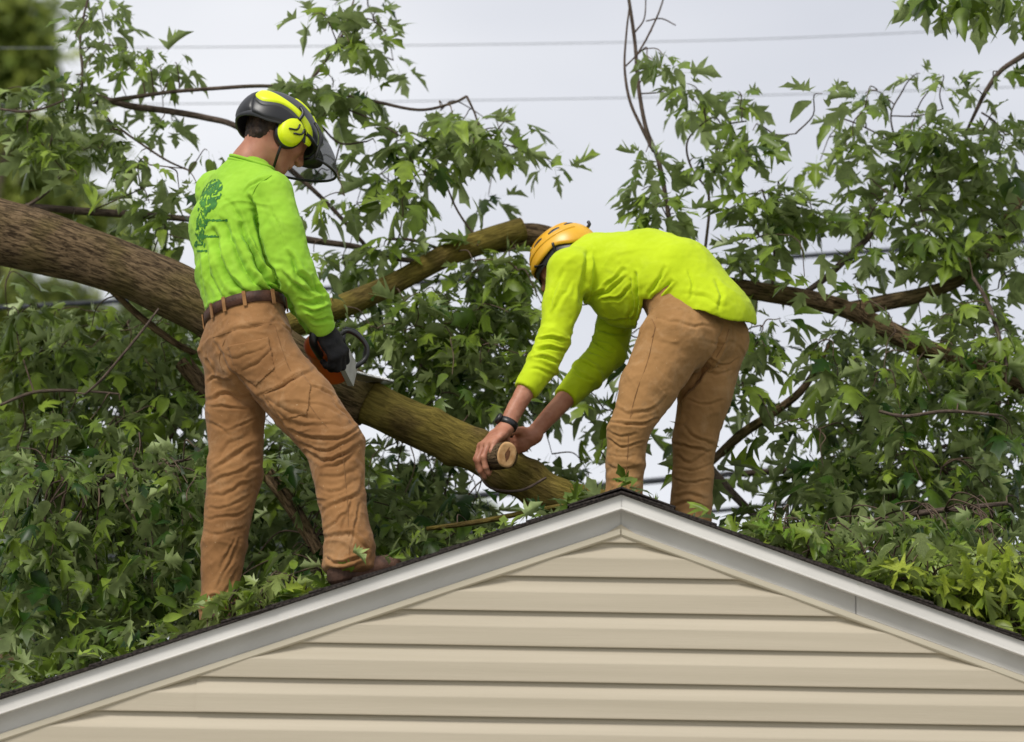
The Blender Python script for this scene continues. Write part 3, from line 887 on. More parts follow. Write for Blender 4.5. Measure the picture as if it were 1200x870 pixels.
def build_sawyer():
    P = lambda x, y, Y: at(x, y, Y)
    th = R(33); f = np.array([math.cos(th), math.sin(th), 0]); r = np.array([math.sin(th), -math.cos(th), 0])
    man = thing('person', 'worker in lime green shirt and black and yellow helmet holding a chainsaw', 'person', 'workers on the roof')
    # --- joints
    waist = P(287, 362, 0.34); chest = P(273, 262, 0.38); upper = P(285, 222, 0.38)
    shR, shL = P(318, 226, 0.24), P(253, 224, 0.52)
    elR, wrR = P(346, 318, 0.22), P(381, 390, 0.33)
    elL, wrL = P(318, 305, 0.62), P(376, 388, 0.60)
    hipR, hipL = P(308, 418, 0.27), P(276, 420, 0.42)
    knR, knL = P(393, 520, 0.20), P(275, 552, 0.42)
    anR = on_roof(409, 0.15, 0.075); anL = on_roof(255, 0.40, 0.09)
    hc = P(324, 161, 0.36); neckb = P(293, 196, 0.36)
    ph = R(27)
    hf = np.array([f[0] * math.cos(ph), f[1] * math.cos(ph), -math.sin(ph)]); hu = np.array([f[0] * math.sin(ph), f[1] * math.sin(ph), math.cos(ph)])
    # --- body
    B = SDF()
    hfw, hl, hup = head_prims(B, hc, hf, hu, neckb)
    B.bone(waist, chest, (0.12, 0.08), (0.145, 0.09), r, 0.03)
    B.bone(chest, upper, (0.145, 0.09), (0.12, 0.07), r, 0.03)
    B.bone(shR, shL, 0.045, 0.045, None, 0.03); B.bone(upper, neckb, 0.08, 0.06, None, 0.04)
    B.chain([shR, elR, wrR], [0.042, 0.035, 0.028], None, 0.015); B.chain([shL, elL, wrL], [0.042, 0.035, 0.028], None, 0.015)
    pel = (hipR + hipL) / 2 + np.array([0, 0, 0.04])
    B.bone(waist, pel, (0.13, 0.09), (0.145, 0.10), r, 0.04)
    B.chain([hipR, knR, anR], [0.082, 0.058, 0.038], None, 0.04); B.chain([hipL, knL, anL], [0.082, 0.058, 0.038], None, 0.04)
    grip = unit(np.array([0.62, 0.45, -0.62]))
    saw_f = unit(np.array([0.42, 0.88, -0.12]))
    gR = SDF(); hand_prims(gR, wrR, unit(np.array([0.55, 0.25, -0.80])), np.array([-0.55, 0.75, -0.15]), (0.75, 1.2, 0.8), -1, 1.06, 0.003)
    gR.bone(wrR - unit(wrR - elR) * 0.05, wrR, 0.040, 0.036, None, 0.02, 0.3)
    gL = SDF(); hand_prims(gL, wrL, unit(np.array([0.45, 0.1, -0.85])), np.array([-0.6, -0.3, -0.5]), (0.75, 1.2, 0.8), 1, 1.06, 0.003)
    gL.bone(wrL - unit(wrL - elL) * 0.05, wrL, 0.040, 0.036, None, 0.02, 0.3)
    hand_prims(B, wrR, unit(np.array([0.55, 0.25, -0.80])), np.array([-0.55, 0.75, -0.15]), (0.75, 1.2, 0.8), -1, 1.06, -0.001)
    hand_prims(B, wrL, unit(np.array([0.45, 0.1, -0.85])), np.array([-0.6, -0.3, -0.5]), (0.75, 1.2, 0.8), 1, 1.06, -0.001)
    V, Q = sdf_mesh(B, 0.0045); V = relax(V, Q, 1, 0.4)
    link('body', mesh_np('body', V, Q), MT['skin'], man)
    for G in (gR, gL):
        V, Q = sdf_mesh(G, 0.004); V = relax(V, Q, 1, 0.4)
        link('glove', mesh_np('glove', V, Q), MT['glove'], man)
    # eyes
    for s in (-1, 1):
        e = MB(); c = hc + hfw * 0.083 + hl * s * 0.031 + hup * 0.012
        aa = np.linspace(0, np.pi, 7)
        e.tube(np.array([c + hup * 0.011 * math.cos(a) for a in aa]), np.maximum(0.011 * np.sin(aa), 1e-4), 10)
        e.build('eye', MT['black'], man)
    # hair: cap of short hair under the helmet
    Hs = SDF(); Hs.bone(hc - hfw * 0.035 + hup * 0.028, hc + hfw * 0.02 + hup * 0.035, (0.083, 0.093), (0.078, 0.09), hl, 0.02)
    Hs.bone(hc - hfw * 0.055 + hup * 0.02, hc - hfw * 0.062 - hup * 0.045, (0.066, 0.042), (0.054, 0.030), hl, 0.03)
    V, Q = sdf_mesh(Hs, 0.005); V = V + normals(V, Q) * (0.0025 * vnoise(V * 160, 3))[:, None]
    link('hair', mesh_np('hair', V, Q), MT['hair'], man)

    # --- shirt
    S = SDF()
    S.bone(P(287, 357, 0.34), P(279, 312, 0.36), (0.158, 0.118), (0.172, 0.128), r, 0.03, 0.35)
    S.bone(P(279, 312, 0.36), chest, (0.172, 0.128), (0.185, 0.128), r, 0.03)
    S.bone(chest, upper, (0.185, 0.128), (0.165, 0.098), r, 0.04)
    S.bone(shR, shL, 0.072, 0.072, None, 0.05)
    S.bone(P(287, 212, 0.375), P(295.5, 188, 0.36), 0.078, 0.066, None, 0.045, 0.25)
    S.chain([shR, P(333, 270, 0.215), elR], [0.070, 0.064, 0.062], None, 0.012)
    S.chain([elR, P(367, 360, 0.275), P(379, 386, 0.32)], [0.062, 0.057, 0.043], None, 0.02, 0.45)
    S.chain([shL, elL, P(371, 382, 0.60)], [0.068, 0.056, 0.042], None, 0.03, 0.45)
    st = [([(296, 232), (303, 262), (314, 298), (326, 332)], 3.2, 0.016),
          ([(264, 262), (279, 305), (305, 338), (322, 349)], 3.6, 0.016), ([(250, 272), (262, 312), (284, 341), (304, 353)], 3.6, 0.016),
          ([(283, 262), (296, 300), (316, 334), (327, 343)], 3.2, 0.015), ([(240, 285), (247, 322), (262, 350)], 3.6, 0.012),
          ([(300, 312), (312, 328), (327, 338)], 2.6, 0.008), ([(306, 322), (318, 336), (328, 344)], 2.4, 0.007),
          ([(232, 300), (236, 335), (244, 360)], 3.2, 0.006),
          ([(262, 357), (285, 349), (318, 345)], 2.6, 0.008), ([(240, 363), (262, 355), (280, 352)], 2.6, 0.008),
          ([(270, 236), (284, 262), (292, 285)], 4.0, 0.005), ([(288, 226), (297, 216), (316, 206)], 2.2, 0.003),
          ([(340, 300), (352, 322), (372, 345)], 3.6, 0.008), ([(330, 318), (348, 338), (370, 352)], 3.2, 0.008),
          ([(352, 352), (366, 354), (384, 350)], 2.4, 0.007), ([(356, 362), (370, 365), (388, 362)], 2.3, 0.008), ([(360, 372), (374, 376), (390, 373)], 2.3, 0.008),
          ([(336, 300), (345, 312), (350, 330)], 3, 0.006), ([(364, 326), (372, 342), (380, 350)], 2.6, 0.006), ([(346, 336), (360, 340), (378, 338)], 2.4, 0.006),
          ([(314, 236), (326, 270), (336, 300)], 3.4, 0.004)]
    st = [(p_, w_, a_ * 1.35) for p_, w_, a_ in st]
    nz = [lambda V: crumple(V, [unit((0.5, 0.3, 0.8)), unit((-0.8, 0.2, 0.5)), (0, 1, 0)], (9, 22, 12), 0.0025, 21) * sstep(V[:, 2], chest[2] + 0.05, waist[2] + 0.1) - 0.001,
          lambda V: 0.0012 * vnoise(V * 70, 8)]
    shirt, V, Q = garment('shirt', S, 0.004, MT['shirt_green'], man, st, nz)
    shirt['label'] = 'lime green long sleeved shirt with a dark print on the back'
    seam(V, Q, [[(318, 206), (303, 216), (296, 228), (294, 240)], [(240, 364), (265, 356), (300, 350)]], 'seam', MT['shirt_green'], shirt, 0.002)
    ca = unit(P(295.5, 188, 0.36) - P(287, 212, 0.375)); cc = P(294.5, 191, 0.36)
    an, D, lo, a_ = ring_on(S, cc, ca, f, 48)
    ringp = cc + D * (lo + 0.001)[:, None]; mb = MB()
    for k_, (o1, rr) in enumerate(((0.0, 0.006), (0.012, 0.0055))):
        pts_ = np.concatenate([ringp - ca * o1 + D * (0.002 * k_), (ringp - ca * o1)[:2]]); mb.tube(pts_, rr, 8, False)
    mb.build('collar', MT['shirt_green'], shirt)
    # print on the back: tree badge with lines of lettering, cut from the cloth surface and laid 1 mm over it
    Nn = normals(V, Q); Cq = V[Q].mean(1); pq = to_px(Cq); nq = Nn[Q].mean(1)
    vdir = unit(FW)
    x_, y_ = pq[:, 0], pq[:, 1]
    sp = vnoise(Cq * 95, 4) + 0.5 * vnoise(Cq * 190, 5)
    crown = ((x_ - (248 - (y_ - 228) * 0.30)) / 12) ** 2 + ((y_ - 230) / 20) ** 2 < 1
    stem = (np.abs(x_ - (238 - (y_ - 250) * 0.10)) < 6.5) & (y_ > 244) & (y_ < 290)
    lines = ((np.abs(y_ - 258.5) < 1.1) & (x_ > 238) & (x_ < 267)) | ((np.abs(y_ - 277.5) < 1.1) & (x_ > 240) & (x_ < 257)) | ((np.abs(y_ - 294.5) < 1.0) & (x_ > 231) & (x_ < 243)) | ((np.abs(y_ - 287) < 0.9) & (x_ > 229) & (x_ < 238))
    sel = ((crown & (sp > -0.18)) | (stem & (sp > 0.0)) | lines) & (nq @ vdir < 0.05) & (x_ < 300)
    q = Q[sel]; us, inv = np.unique(q.ravel(), return_inverse=True)
    pr = link('back_print', mesh_np('back_print', V[us] + Nn[us] * 0.0012, inv.reshape(-1, 4)), MT['print'], shirt)

    # --- trousers
    T = SDF()
    T.bone(P(287.5, 363, 0.34), P(291, 395, 0.34), (0.154, 0.114), (0.160, 0.120), r, 0.03, 0.15)
    T.bone(P(291, 393, 0.34), P(296, 428, 0.34), (0.160, 0.122), (0.142, 0.114), r, 0.03)
    seat = -f * 0.018
    T.bone(hipR + seat + np.array([0, 0, 0.015]), hipL + seat + np.array([0, 0, 0.015]), 0.104, 0.100, None, 0.05)
    T.chain([hipR, (hipR * 0.45 + knR * 0.55), knR], [0.110, 0.106, 0.094], None, 0.018)
    calfR = knR * 0.55 + anR * 0.45
    T.chain([knR, calfR, anR + np.array([0.0, 0, 0.06]), anR + np.array([0, 0, 0.0])], [0.094, 0.075, 0.078, 0.088], None, 0.02, 0.4)
    T.chain([hipL, (hipL * 0.5 + knL * 0.5), knL], [0.104, 0.095, 0.089], None, 0.018)
    mL = P(262, 640, 0.41)
    T.chain([knL, mL, anL + np.array([0, 0, 0.05]), anL], [0.090, 0.072, 0.062, 0.056], None, 0.02, 0.4)
    st = [  # seat and near thigh
        ([(252, 402), (262, 425), (284, 452), (318, 486), (346, 520)], 4.0, 0.016),
        ([(256, 398), (272, 388), (300, 382), (322, 378)], 3.0, 0.006), ([(258, 412), (276, 420), (300, 412), (318, 400)], 2.6, 0.006),
        ([(284, 432), (300, 426), (312, 415), (318, 404)], 2.4, 0.006),
        ([(306, 462), (330, 452), (352, 440), (366, 436)], 2.4, 0.008), ([(312, 463), (334, 450), (352, 438)], 1.6, 0.006),
        ([(318, 402), (324, 428), (328, 450)], 1.6, 0.004), ([(330, 378), (346, 396), (360, 420)], 1.6, 0.004),
        ([(300, 462), (330, 476), (365, 490), (400, 494)], 3.0, 0.008), ([(318, 480), (350, 496), (392, 500), (412, 496)], 2.6, 0.010),
        ([(335, 500), (362, 512), (396, 512), (420, 504)], 2.6, 0.010), ([(348, 518), (370, 528), (400, 522), (424, 510)], 2.6, 0.012),
        ([(356, 530), (378, 538), (404, 534), (426, 522)], 2.6, 0.012), ([(378, 548), (398, 544), (418, 532)], 2.4, 0.009),
        ([(374, 560), (394, 560), (418, 546)], 2.4, 0.008), ([(374, 572), (392, 574), (416, 562)], 2.2, 0.006),
        ([(376, 604), (394, 592), (418, 576), (426, 560)], 2.6, 0.008), ([(378, 622), (394, 612), (408, 596), (414, 580)], 2.4, 0.006), ([(398, 632), (404, 612), (412, 590)], 2.0, 0.007), ([(412, 636), (416, 612), (420, 590)], 2.0, 0.007),
        ([(376, 628), (392, 630), (404, 626), (420, 634), (430, 646)], 2.6, 0.010), ([(380, 652), (396, 658), (414, 656), (430, 648)], 2.6, 0.012), ([(384, 664), (404, 668), (426, 660)], 2.4, 0.010),
        ([(350, 470), (380, 476), (405, 488)], 2.4, 0.006), ([(392, 470), (404, 484), (416, 500)], 2.2, 0.006), ([(362, 450), (380, 458), (394, 470)], 2.0, 0.005),
        # far leg
        ([(243, 448), (252, 442), (268, 448)], 2.6, 0.008), ([(243, 470), (262, 464), (285, 470)], 3.0, 0.010), ([(246, 478), (264, 476), (290, 482)], 2.4, 0.008),
        ([(262, 508), (280, 500), (300, 490)], 2.4, 0.007), ([(256, 538), (272, 520), (292, 506)], 2.6, 0.007), ([(250, 548), (270, 540), (300, 520)], 2.4, 0.007),
        ([(244, 566), (264, 562), (290, 548), (304, 542)], 2.6, 0.010), ([(240, 582), (262, 580), (288, 568), (304, 560)], 2.6, 0.010), ([(240, 596), (262, 594), (286, 584), (298, 578)], 2.4, 0.009),
        ([(238, 610), (258, 610), (280, 602), (296, 594)], 2.4, 0.008), ([(238, 625), (256, 626), (276, 622), (290, 616)], 2.2, 0.006),
        ([(258, 668), (264, 650), (272, 634)], 2.2, 0.006), ([(252, 690), (262, 672), (276, 652), (284, 636)], 2.4, 0.007), ([(262, 700), (270, 686), (278, 668)], 2.2, 0.007),
        ([(236, 705), (250, 700), (266, 704)], 2.6, 0.009), ([(236, 716), (252, 714), (268, 708)], 2.4, 0.008),
        ([(240, 420), (246, 432), (256, 440)], 2.6, 0.006), ([(244, 494), (256, 500), (266, 512)], 2.2, 0.004)]
    nz = [lambda V: crumple(V, [unit((0.35, 0.2, -0.9)), unit((0.9, 0.1, 0.35)), (0, 1, 0)], (10, 6, 7), 0.0042, 41, False) + crumple(V, [unit((0.6, 0.3, -0.6)), unit((0.6, 0.1, 0.7)), (0, 1, 0)], (24, 9, 12), 0.0016, 45),
          lambda V: 0.0011 * vnoise(V * 55, 9) + 0.0006 * vnoise(V * 130, 10)]
    st = [(p_, w_ * 0.85, a_ * 0.68) for p_, w_, a_ in st]
    tr, V, Q = garment('trousers', T, 0.004, MT['canvas'], man, st, nz)
    seam(V, Q, [[(322, 382), (338, 430), (366, 480), (398, 522), (406, 580), (409, 640), (411, 662)],
                [(264, 398), (257, 420), (262, 436)], [(250, 396), (280, 386), (318, 380)]], 'seam', MT['thread'], tr)
    # --- belt with loops
    ax = unit((-0.17, 0.0, 1.0)); bc = P(287.5, 364.5, 0.34)
    an, D, lo, a_ = ring_on(T, bc - ax * 0.012, ax, f)
    rad = lo + 0.004
    rows = []
    for hgt, off in ((-0.019, 0.0), (-0.0175, 0.004), (0.0175, 0.004), (0.019, 0.0)):
        rows.append(bc + ax * hgt + D * (rad + off)[:, None])
    n = len(an); vv = np.concatenate(rows); i = np.arange(n); j = (i + 1) % n
    mb = MB(); mb.add(vv, np.concatenate([np.stack([i + k * n, j + k * n, j + (k + 1) * n, i + (k + 1) * n], 1) for k in range(3)]))
    belt = mb.build('belt', MT['leather'], man)
    for deg in (-150, -118, -84, -40, 40, 84, 130, 180):
        k = int(round((deg % 360) / 360 * n)) % n
        c = bc + D[k] * (rad[k] + 0.007)
        rot = np.stack([np.cross(ax, D[k]), D[k], ax], 1)
        mb = MB(); mb.box(c - ax * 0.004, (0.012, 0.004, 0.050), rot)
        mb.build('belt_loop', MT['canvas'], belt, smooth=False)
    # back pocket edges are stitched strips: a flat patch lying on the near seat
    Nn = normals(V, Q); Cq = V[Q].mean(1); pq = to_px(Cq); nq = Nn[Q].mean(1)
    def patch_from(poly, name, off, mat):
        poly = np.array(poly, float); ins = np.ones(len(pq), bool); m_ = len(poly)
        for i_ in range(m_):
            a0, b0 = poly[i_], poly[(i_ + 1) % m_]
            ins &= ((b0[0] - a0[0]) * (pq[:, 1] - a0[1]) - (b0[1] - a0[1]) * (pq[:, 0] - a0[0])) > 0
        ins &= (nq @ vdir < -0.15)
        q = Q[ins]; us, inv = np.unique(q.ravel(), return_inverse=True); qq = inv.reshape(-1, 4); nv = len(us)
        top = V[us] + Nn[us] * off; bot = V[us] - Nn[us] * 0.002
        ed = np.concatenate([qq[:, [0, 1]], qq[:, [1, 2]], qq[:, [2, 3]], qq[:, [3, 0]]])
        key = np.sort(ed, 1); k_ = key[:, 0] * nv + key[:, 1]
        uq, ix, ct = np.unique(k_, return_index=True, return_counts=True)
        be = ed[ix[ct == 1]]
        side = np.stack([be[:, 1], be[:, 0], be[:, 0] + nv, be[:, 1] + nv], 1)
        link(name, mesh_np(name, np.concatenate([top, bot]), np.concatenate([qq, side])), mat, tr)
    patch_from([(268, 406), (314, 396), (322, 432), (300, 452), (276, 436)], 'pocket', 0.0035, MT['canvas'])
    patch_from([(308, 462), (352, 436), (364, 452), (360, 486), (330, 492)], 'pocket', 0.0035, MT['canvas'])
    # --- boots
    up = unit((SL, 0, 1.0)); sl = unit((1.0, 0.0, SL))
    hd = unit(sl * 0.93 + np.array([0, 0.35, 0]))
    hR = on_roof(409, 0.15) ; boot(None, hR - hd * 0.062, hR + hd * 0.21, up, 'boot', man)
    hL = on_roof(255, 0.40); hd2 = unit(sl * 0.75 + np.array([0, 0.65, 0])); boot(None, hL - hd2 * 0.062, hL + hd2 * 0.2, up, 'boot', man)

    # --- helmet with ear muffs and mesh visor
    hel = bpy.data.objects.new('helmet', None); COL.objects.link(hel); hel.parent = man
    hel['label'] = 'black and neon yellow forestry helmet'
    C = hc + hup * 0.018 - hfw * 0.006
    pt = helmet_surface(C, hfw, hl, hup, 0.144, 0.118, 0.125, 1.06)
    rim = lambda d: -12 - 8 * sstep(abs(d), 95, 125) + 14 * sstep(-abs(d), -62, -35)
    V, Q = shell_mesh(pt, rim); link('shell', mesh_np('shell', V, Q), MT['charcoal'], hel)
    def pp(poly, off, name, mat, res=10):
        V, Q = patch(pt, poly, off, res); link(name, mesh_np(name, V, Q), mat, hel)
    for s in (-1, 1):
        m_ = lambda L: [(s * a, e) for a, e in L]
        pp((m_([(168, 38), (146, 37), (116, 29), (84, 23), (58, 12), (46, -8)]), m_([(164, 16), (142, 6), (114, 15), (90, 12), (72, 3), (58, -12)])), 0.005, 'stripe', MT['neon'])
        pp((m_([(96, 72), (72, 62), (54, 54)]), m_([(110, 64), (86, 56), (64, 47)])), 0.004, 'stripe', MT['neon'], 7)
        pp((m_([(42, 58), (34, 44), (30, 28)]), m_([(52, 52), (42, 40), (37, 25)])), 0.004, 'stripe', MT['neon'], 7)
        # dark lower flank
        pp((m_([(160, 13), (140, 3), (116, 12), (92, 9), (74, 0)]), m_([(152, -16), (126, -18), (104, -13), (88, -12), (72, -11)])), 0.004, 'flank', MT['black'])
        # vents along the crown
        for az_, el_ in ((150, 62), (118, 76), (70, 76)):
            pp((m_([(az_ + 10, el_ + 2), (az_, el_ + 4), (az_ - 12, el_ + 2)]), m_([(az_ + 12, el_ - 5), (az_, el_ - 4), (az_ - 14, el_ - 5)])), 0.0015, 'vent', MT['black'], 5)
        # ear muff
        side = hl * (-s) if False else hl * s
        c0 = hc + side * 0.100 - hup * 0.010 + hfw * 0.004
        E = SDF(); E.bone(c0 - side * 0.012, c0 + side * 0.012, (0.049, 0.055), (0.044, 0.050), hfw, 0.01, 0.45)
        V, Q = sdf_mesh(E, 0.004); V = relax(V, Q, 2); mo = link('ear_muff', mesh_np('ear_muff', V, Q), MT['neon'], hel)
        E = SDF(); E.bone(c0 - side * 0.028, c0 - side * 0.010, (0.048, 0.055), (0.052, 0.058), hfw, 0.01, 0.4)
        V, Q = sdf_mesh(E, 0.004); link('ear_cushion', mesh_np('ear_cushion', V, Q), MT['black'], hel)
        mb = MB()
        for (x0, h0) in ((-0.016, 0.0), (0.006, -0.004)):
            o_ = c0 + side * 0.0335
            pa = [o_ + hfw * (x0 + 0.022) + hup * (0.026 + h0), o_ + hfw * (x0 + 0.022) + hup * (0.004 + h0), o_ + hfw * (x0 - 0.004) + hup * (-0.012 + h0)]
            mb.tube(catmull(pa, 3), 0.0035, 6)
        mb.build('ear_mark', MT['black'], hel)
        mb = MB(); mb.tube(catmull([c0 + side * 0.02 + hup * 0.045, c0 + side * 0.022 + hup * 0.075, pt(np.radians(s * 92.0), np.radians(30.0), 0.006)], 5), 0.006, 8)
        mb.build('ear_arm', MT['black'], hel)
    # glossy rear cap
    pp(([(196, 34), (180, 36), (170, 34)], [(212, -14), (180, -18), (148, -14)]), 0.005, 'rear_cap', MT['black'])
    # front peak
    fi = np.radians(np.linspace(-72, 72, 25))
    inn = np.stack([pt(np.array([a]), np.array([0.09]), 0.002)[0] for a in fi])
    outp = inn + (np.cos(fi) * 0.045)[:, None] * hfw - hup * 0.014
    mb = MB(); nn = len(fi); vv = np.concatenate([inn, outp, outp - hup * 0.006, inn - hup * 0.02]); i = np.arange(nn - 1)
    mb.add(vv, np.concatenate([np.stack([i + a * nn, i + 1 + a * nn, i + 1 + ((a + 1) % 4) * nn, i + ((a + 1) % 4) * nn], 1) for a in range(4)]))
    mb.build('peak', MT['black'], hel)
    # visor
    fi = np.radians(np.linspace(-64, 64, 41)); rowsv = []
    for t in np.linspace(0, 1, 9):
        f0 = 0.148 * np.cos(fi); l0 = 0.124 * np.sin(fi); u0 = np.full_like(fi, 0.052)
        f1 = 0.025 + 0.228 * np.cos(fi); l1 = 0.128 * np.sin(fi); u1 = -0.095 + 0.085 * np.cos(fi)
        b = 0.018 * math.sin(math.pi * t)
        rowsv.append(C + hfw * ((1 - t) * f0 + t * f1 + b * np.cos(fi))[:, None] + hl * ((1 - t) * l0 + t * l1 + b * np.sin(fi))[:, None] + hup * ((1 - t) * u0 + t * u1 + b * 0.6)[:, None])
    vv = np.concatenate(rowsv); nn = len(fi)
    i = (np.arange(8)[:, None] * nn + np.arange(nn - 1)[None]).ravel()
    link('visor', mesh_np('visor', vv, np.stack([i, i + 1, i + nn + 1, i + nn], 1)), MT['visor'], hel)
    mb = MB(); mb.tube(rowsv[-1], 0.0048, 8); mb.tube(rowsv[0], 0.005, 8)
    mb.tube(np.array([rw[0] for rw in rowsv]), 0.005, 6); mb.tube(np.array([rw[-1] for rw in rowsv]), 0.005, 6)
    mb.build('visor_rim', MT['black'], hel)
    mb = MB()
    for s in (-1, 1):
        mb.tube(catmull([C + hl * s * 0.10 - hup * 0.05, hc + hl * s * 0.075 - hup * 0.085 + hfw * 0.01, hc + hl * s * 0.012 - hup * 0.128 + hfw * 0.045], 6), 0.005, 6)
    mb.build('chin_strap', MT['black'], hel)
    return man, wrR, wrL


sawyer, W1R, W1L = build_sawyer()


# ------------------------------------------------------------------ worker bending over the log
def build_bender():
    DY = 0.26
    P = lambda x, y, Y: at(x, y, Y + DY)
    gdir = unit((-0.87, 0.5, 0)); l = np.array([-gdir[1], gdir[0], 0])      # l: his left, towards the camera
    man = thing('person', 'worker in yellow shirt and orange helmet bending down over the log with bare hands', 'person', 'workers on the roof')
    hipL, hipR = P(787, 402, 0.50), P(838, 404, 0.68)
    knL, knR = P(736, 504, 0.44), P(815, 512, 0.70)
    anL, anR = on_roof(731, 0.46 + DY, 0.085), on_roof(808, 0.72 + DY, 0.085)
    pelv = P(814, 372, 0.60); mid = P(762, 322, 0.68); chest = P(706, 316, 0.76)
    shL, shR = P(668, 318, 0.60), P(733, 326, 0.93)
    elL, wrL = P(650, 396, 0.55), P(591, 503, 0.48)
    elR, wrR = P(713, 412, 0.84), P(622, 512, 0.62)
    hc = P(664, 309, 0.76); neckb = P(697, 312, 0.77)
    ph = R(32)
    hf = gdir * math.cos(ph) - np.array([0, 0, math.sin(ph)]); hu = gdir * math.sin(ph) + np.array([0, 0, math.cos(ph)])
    # hands
    hx = unit(np.array([-0.58, -0.42, -0.66])); hn = np.array([0.45, 0.40, -0.75])
    hxR = unit(np.array([-0.75, -0.1, -0.35])); hnR = np.array([-0.15, -0.75, -0.45])
    B = SDF()
    hfw, hl, hup = head_prims(B, hc, hf, hu, neckb)
    B.bone(pelv, mid, (0.14, 0.10), (0.145, 0.10), l, 0.04); B.bone(mid, chest, (0.145, 0.10), (0.155, 0.105), l, 0.04)
    B.bone(shL, shR, 0.06, 0.06, None, 0.05); B.bone(chest, neckb, 0.07, 0.06, None, 0.04)
    ctL = elL * 0.25 + wrL * 0.75; fL = elL * 0.6 + wrL * 0.4
    B.chain([shL, elL], [0.046, 0.038], None, 0.03)
    B.chain([elL, fL, wrL], [0.038, 0.036, 0.0265], None, 0.03)
    B.chain([shR, elR], [0.046, 0.038], None, 0.03)
    B.chain([elR, elR * 0.55 + wrR * 0.45, wrR], [0.038, 0.036, 0.026], None, 0.03)
    B.bone(hipL, pelv, 0.10, 0.12, None, 0.05); B.bone(hipR, pelv, 0.10, 0.12, None, 0.05)
    B.chain([hipL, knL, anL], [0.082, 0.055, 0.038], None, 0.04); B.chain([hipR, knR, anR], [0.082, 0.055, 0.038], None, 0.04)
    curl = ((0.60, 0.70, 0.35), (0.50, 0.70, 0.35), (0.45, 0.65, 0.35), (0.42, 0.60, 0.35))
    tipsL = hand_prims(B, wrL, hx, hn, curl, 1, 1.2, 0.0, 0.16, (0.55, 0.45, 0.75))
    tipsR = hand_prims(B, wrR, hxR, hnR, (0.75, 1.0, 0.6), -1, 1.05, 0.0, 0.12, (0.6, 0.4, 0.6))
    V, Q = sdf_mesh(B, 0.0034, N=20); V = relax(V, Q, 1, 0.35)
    N_ = normals(V, Q)
    V = V + N_ * (0.0006 * vnoise(V * 120, 2) + 0.0009 * vnoise(V * 45, 6))[:, None]
    link('body', mesh_np('body', V, Q), MT['skin'], man)
    for s in (-1, 1):
        e = MB(); c = hc + hfw * 0.083 + hl * s * 0.031 + hup * 0.012
        aa = np.linspace(0, np.pi, 7)
        e.tube(np.array([c + hup * 0.011 * math.cos(a) for a in aa]), np.maximum(0.011 * np.sin(aa), 1e-4), 10)
        e.build('eye', MT['black'], man)
    # hair and beard
    Hs = SDF(); Hs.bone(hc - hfw * 0.035 + hup * 0.026, hc + hfw * 0.025 + hup * 0.03, (0.085, 0.095), (0.081, 0.09), hl, 0.02)
    for s in (-1, 1):
        Hs.bone(hc + hl * s * 0.072 + hfw * 0.012 + hup * 0.0, hc + hl * s * 0.052 + hfw * 0.045 - hup * 0.085, (0.014, 0.026), (0.014, 0.022), hl, 0.02)
    Hs.bone(hc + hfw * 0.075 - hup * 0.098 - hl * 0.03, hc + hfw * 0.075 - hup * 0.098 + hl * 0.03, 0.022, 0.022, None, 0.03)
    V, Q = sdf_mesh(Hs, 0.005); V = V + normals(V, Q) * (0.003 * vnoise(V * 160, 3))[:, None]
    link('hair', mesh_np('hair', V, Q), MT['hair'], man)
    # watch on the near wrist
    wa = unit(wrL - elL); wc = wrL - wa * 0.022
    an, D, lo, a_ = ring_on(B, wc, wa, np.array([0, -1.0, 0.2]), 36)
    rows = [wc + wa * hh + D * (lo + oo)[:, None] for hh, oo in ((-0.012, 0.0), (-0.011, 0.0035), (0.011, 0.0035), (0.012, 0.0))]
    i = np.arange(36); j = (i + 1) % 36; mb = MB()
    mb.add(np.concatenate(rows), np.concatenate([np.stack([i + k * 36, j + k * 36, j + (k + 1) * 36, i + (k + 1) * 36], 1) for k in range(3)]))
    strap = mb.build('watch', MT['black'], man); strap['label'] = 'black wrist watch'
    k = int(np.argmax(D @ unit((-0.85, -0.25, 0.45)))); c = wc + D[k] * (lo[k] + 0.007)
    W = SDF(); W.bone(c - D[k] * 0.003, c + D[k] * 0.003, (0.020, 0.020), None, wa, 0.005, 0.35)
    V, Q = sdf_mesh(W, 0.003); link('case', mesh_np('case', V, Q), MT['black'], strap)

    # --- trousers
    T = SDF()
    T.bone(P(790, 345, 0.60), P(812, 388, 0.59), (0.150, 0.115), (0.165, 0.128), l, 0.04)
    T.bone(hipL + gdir * -0.02 + np.array([0, 0, 0.02]), hipR + gdir * -0.015 + np.array([0, 0, 0.02]), 0.112, 0.106, None, 0.05)
    T.chain([hipL, hipL * 0.5 + knL * 0.5, knL], [0.118, 0.098, 0.070], None, 0.014)
    T.chain([knL, P(734, 545, 0.45), anL + np.array([0, 0, 0.06]), anL], [0.070, 0.064, 0.063, 0.066], None, 0.02, 0.4)
    T.chain([hipR, hipR * 0.5 + knR * 0.5, knR], [0.112, 0.094, 0.074], None, 0.014)
    T.chain([knR, P(812, 555, 0.71), anR + np.array([0, 0, 0.06]), anR], [0.074, 0.070, 0.070, 0.072], None, 0.02, 0.4)
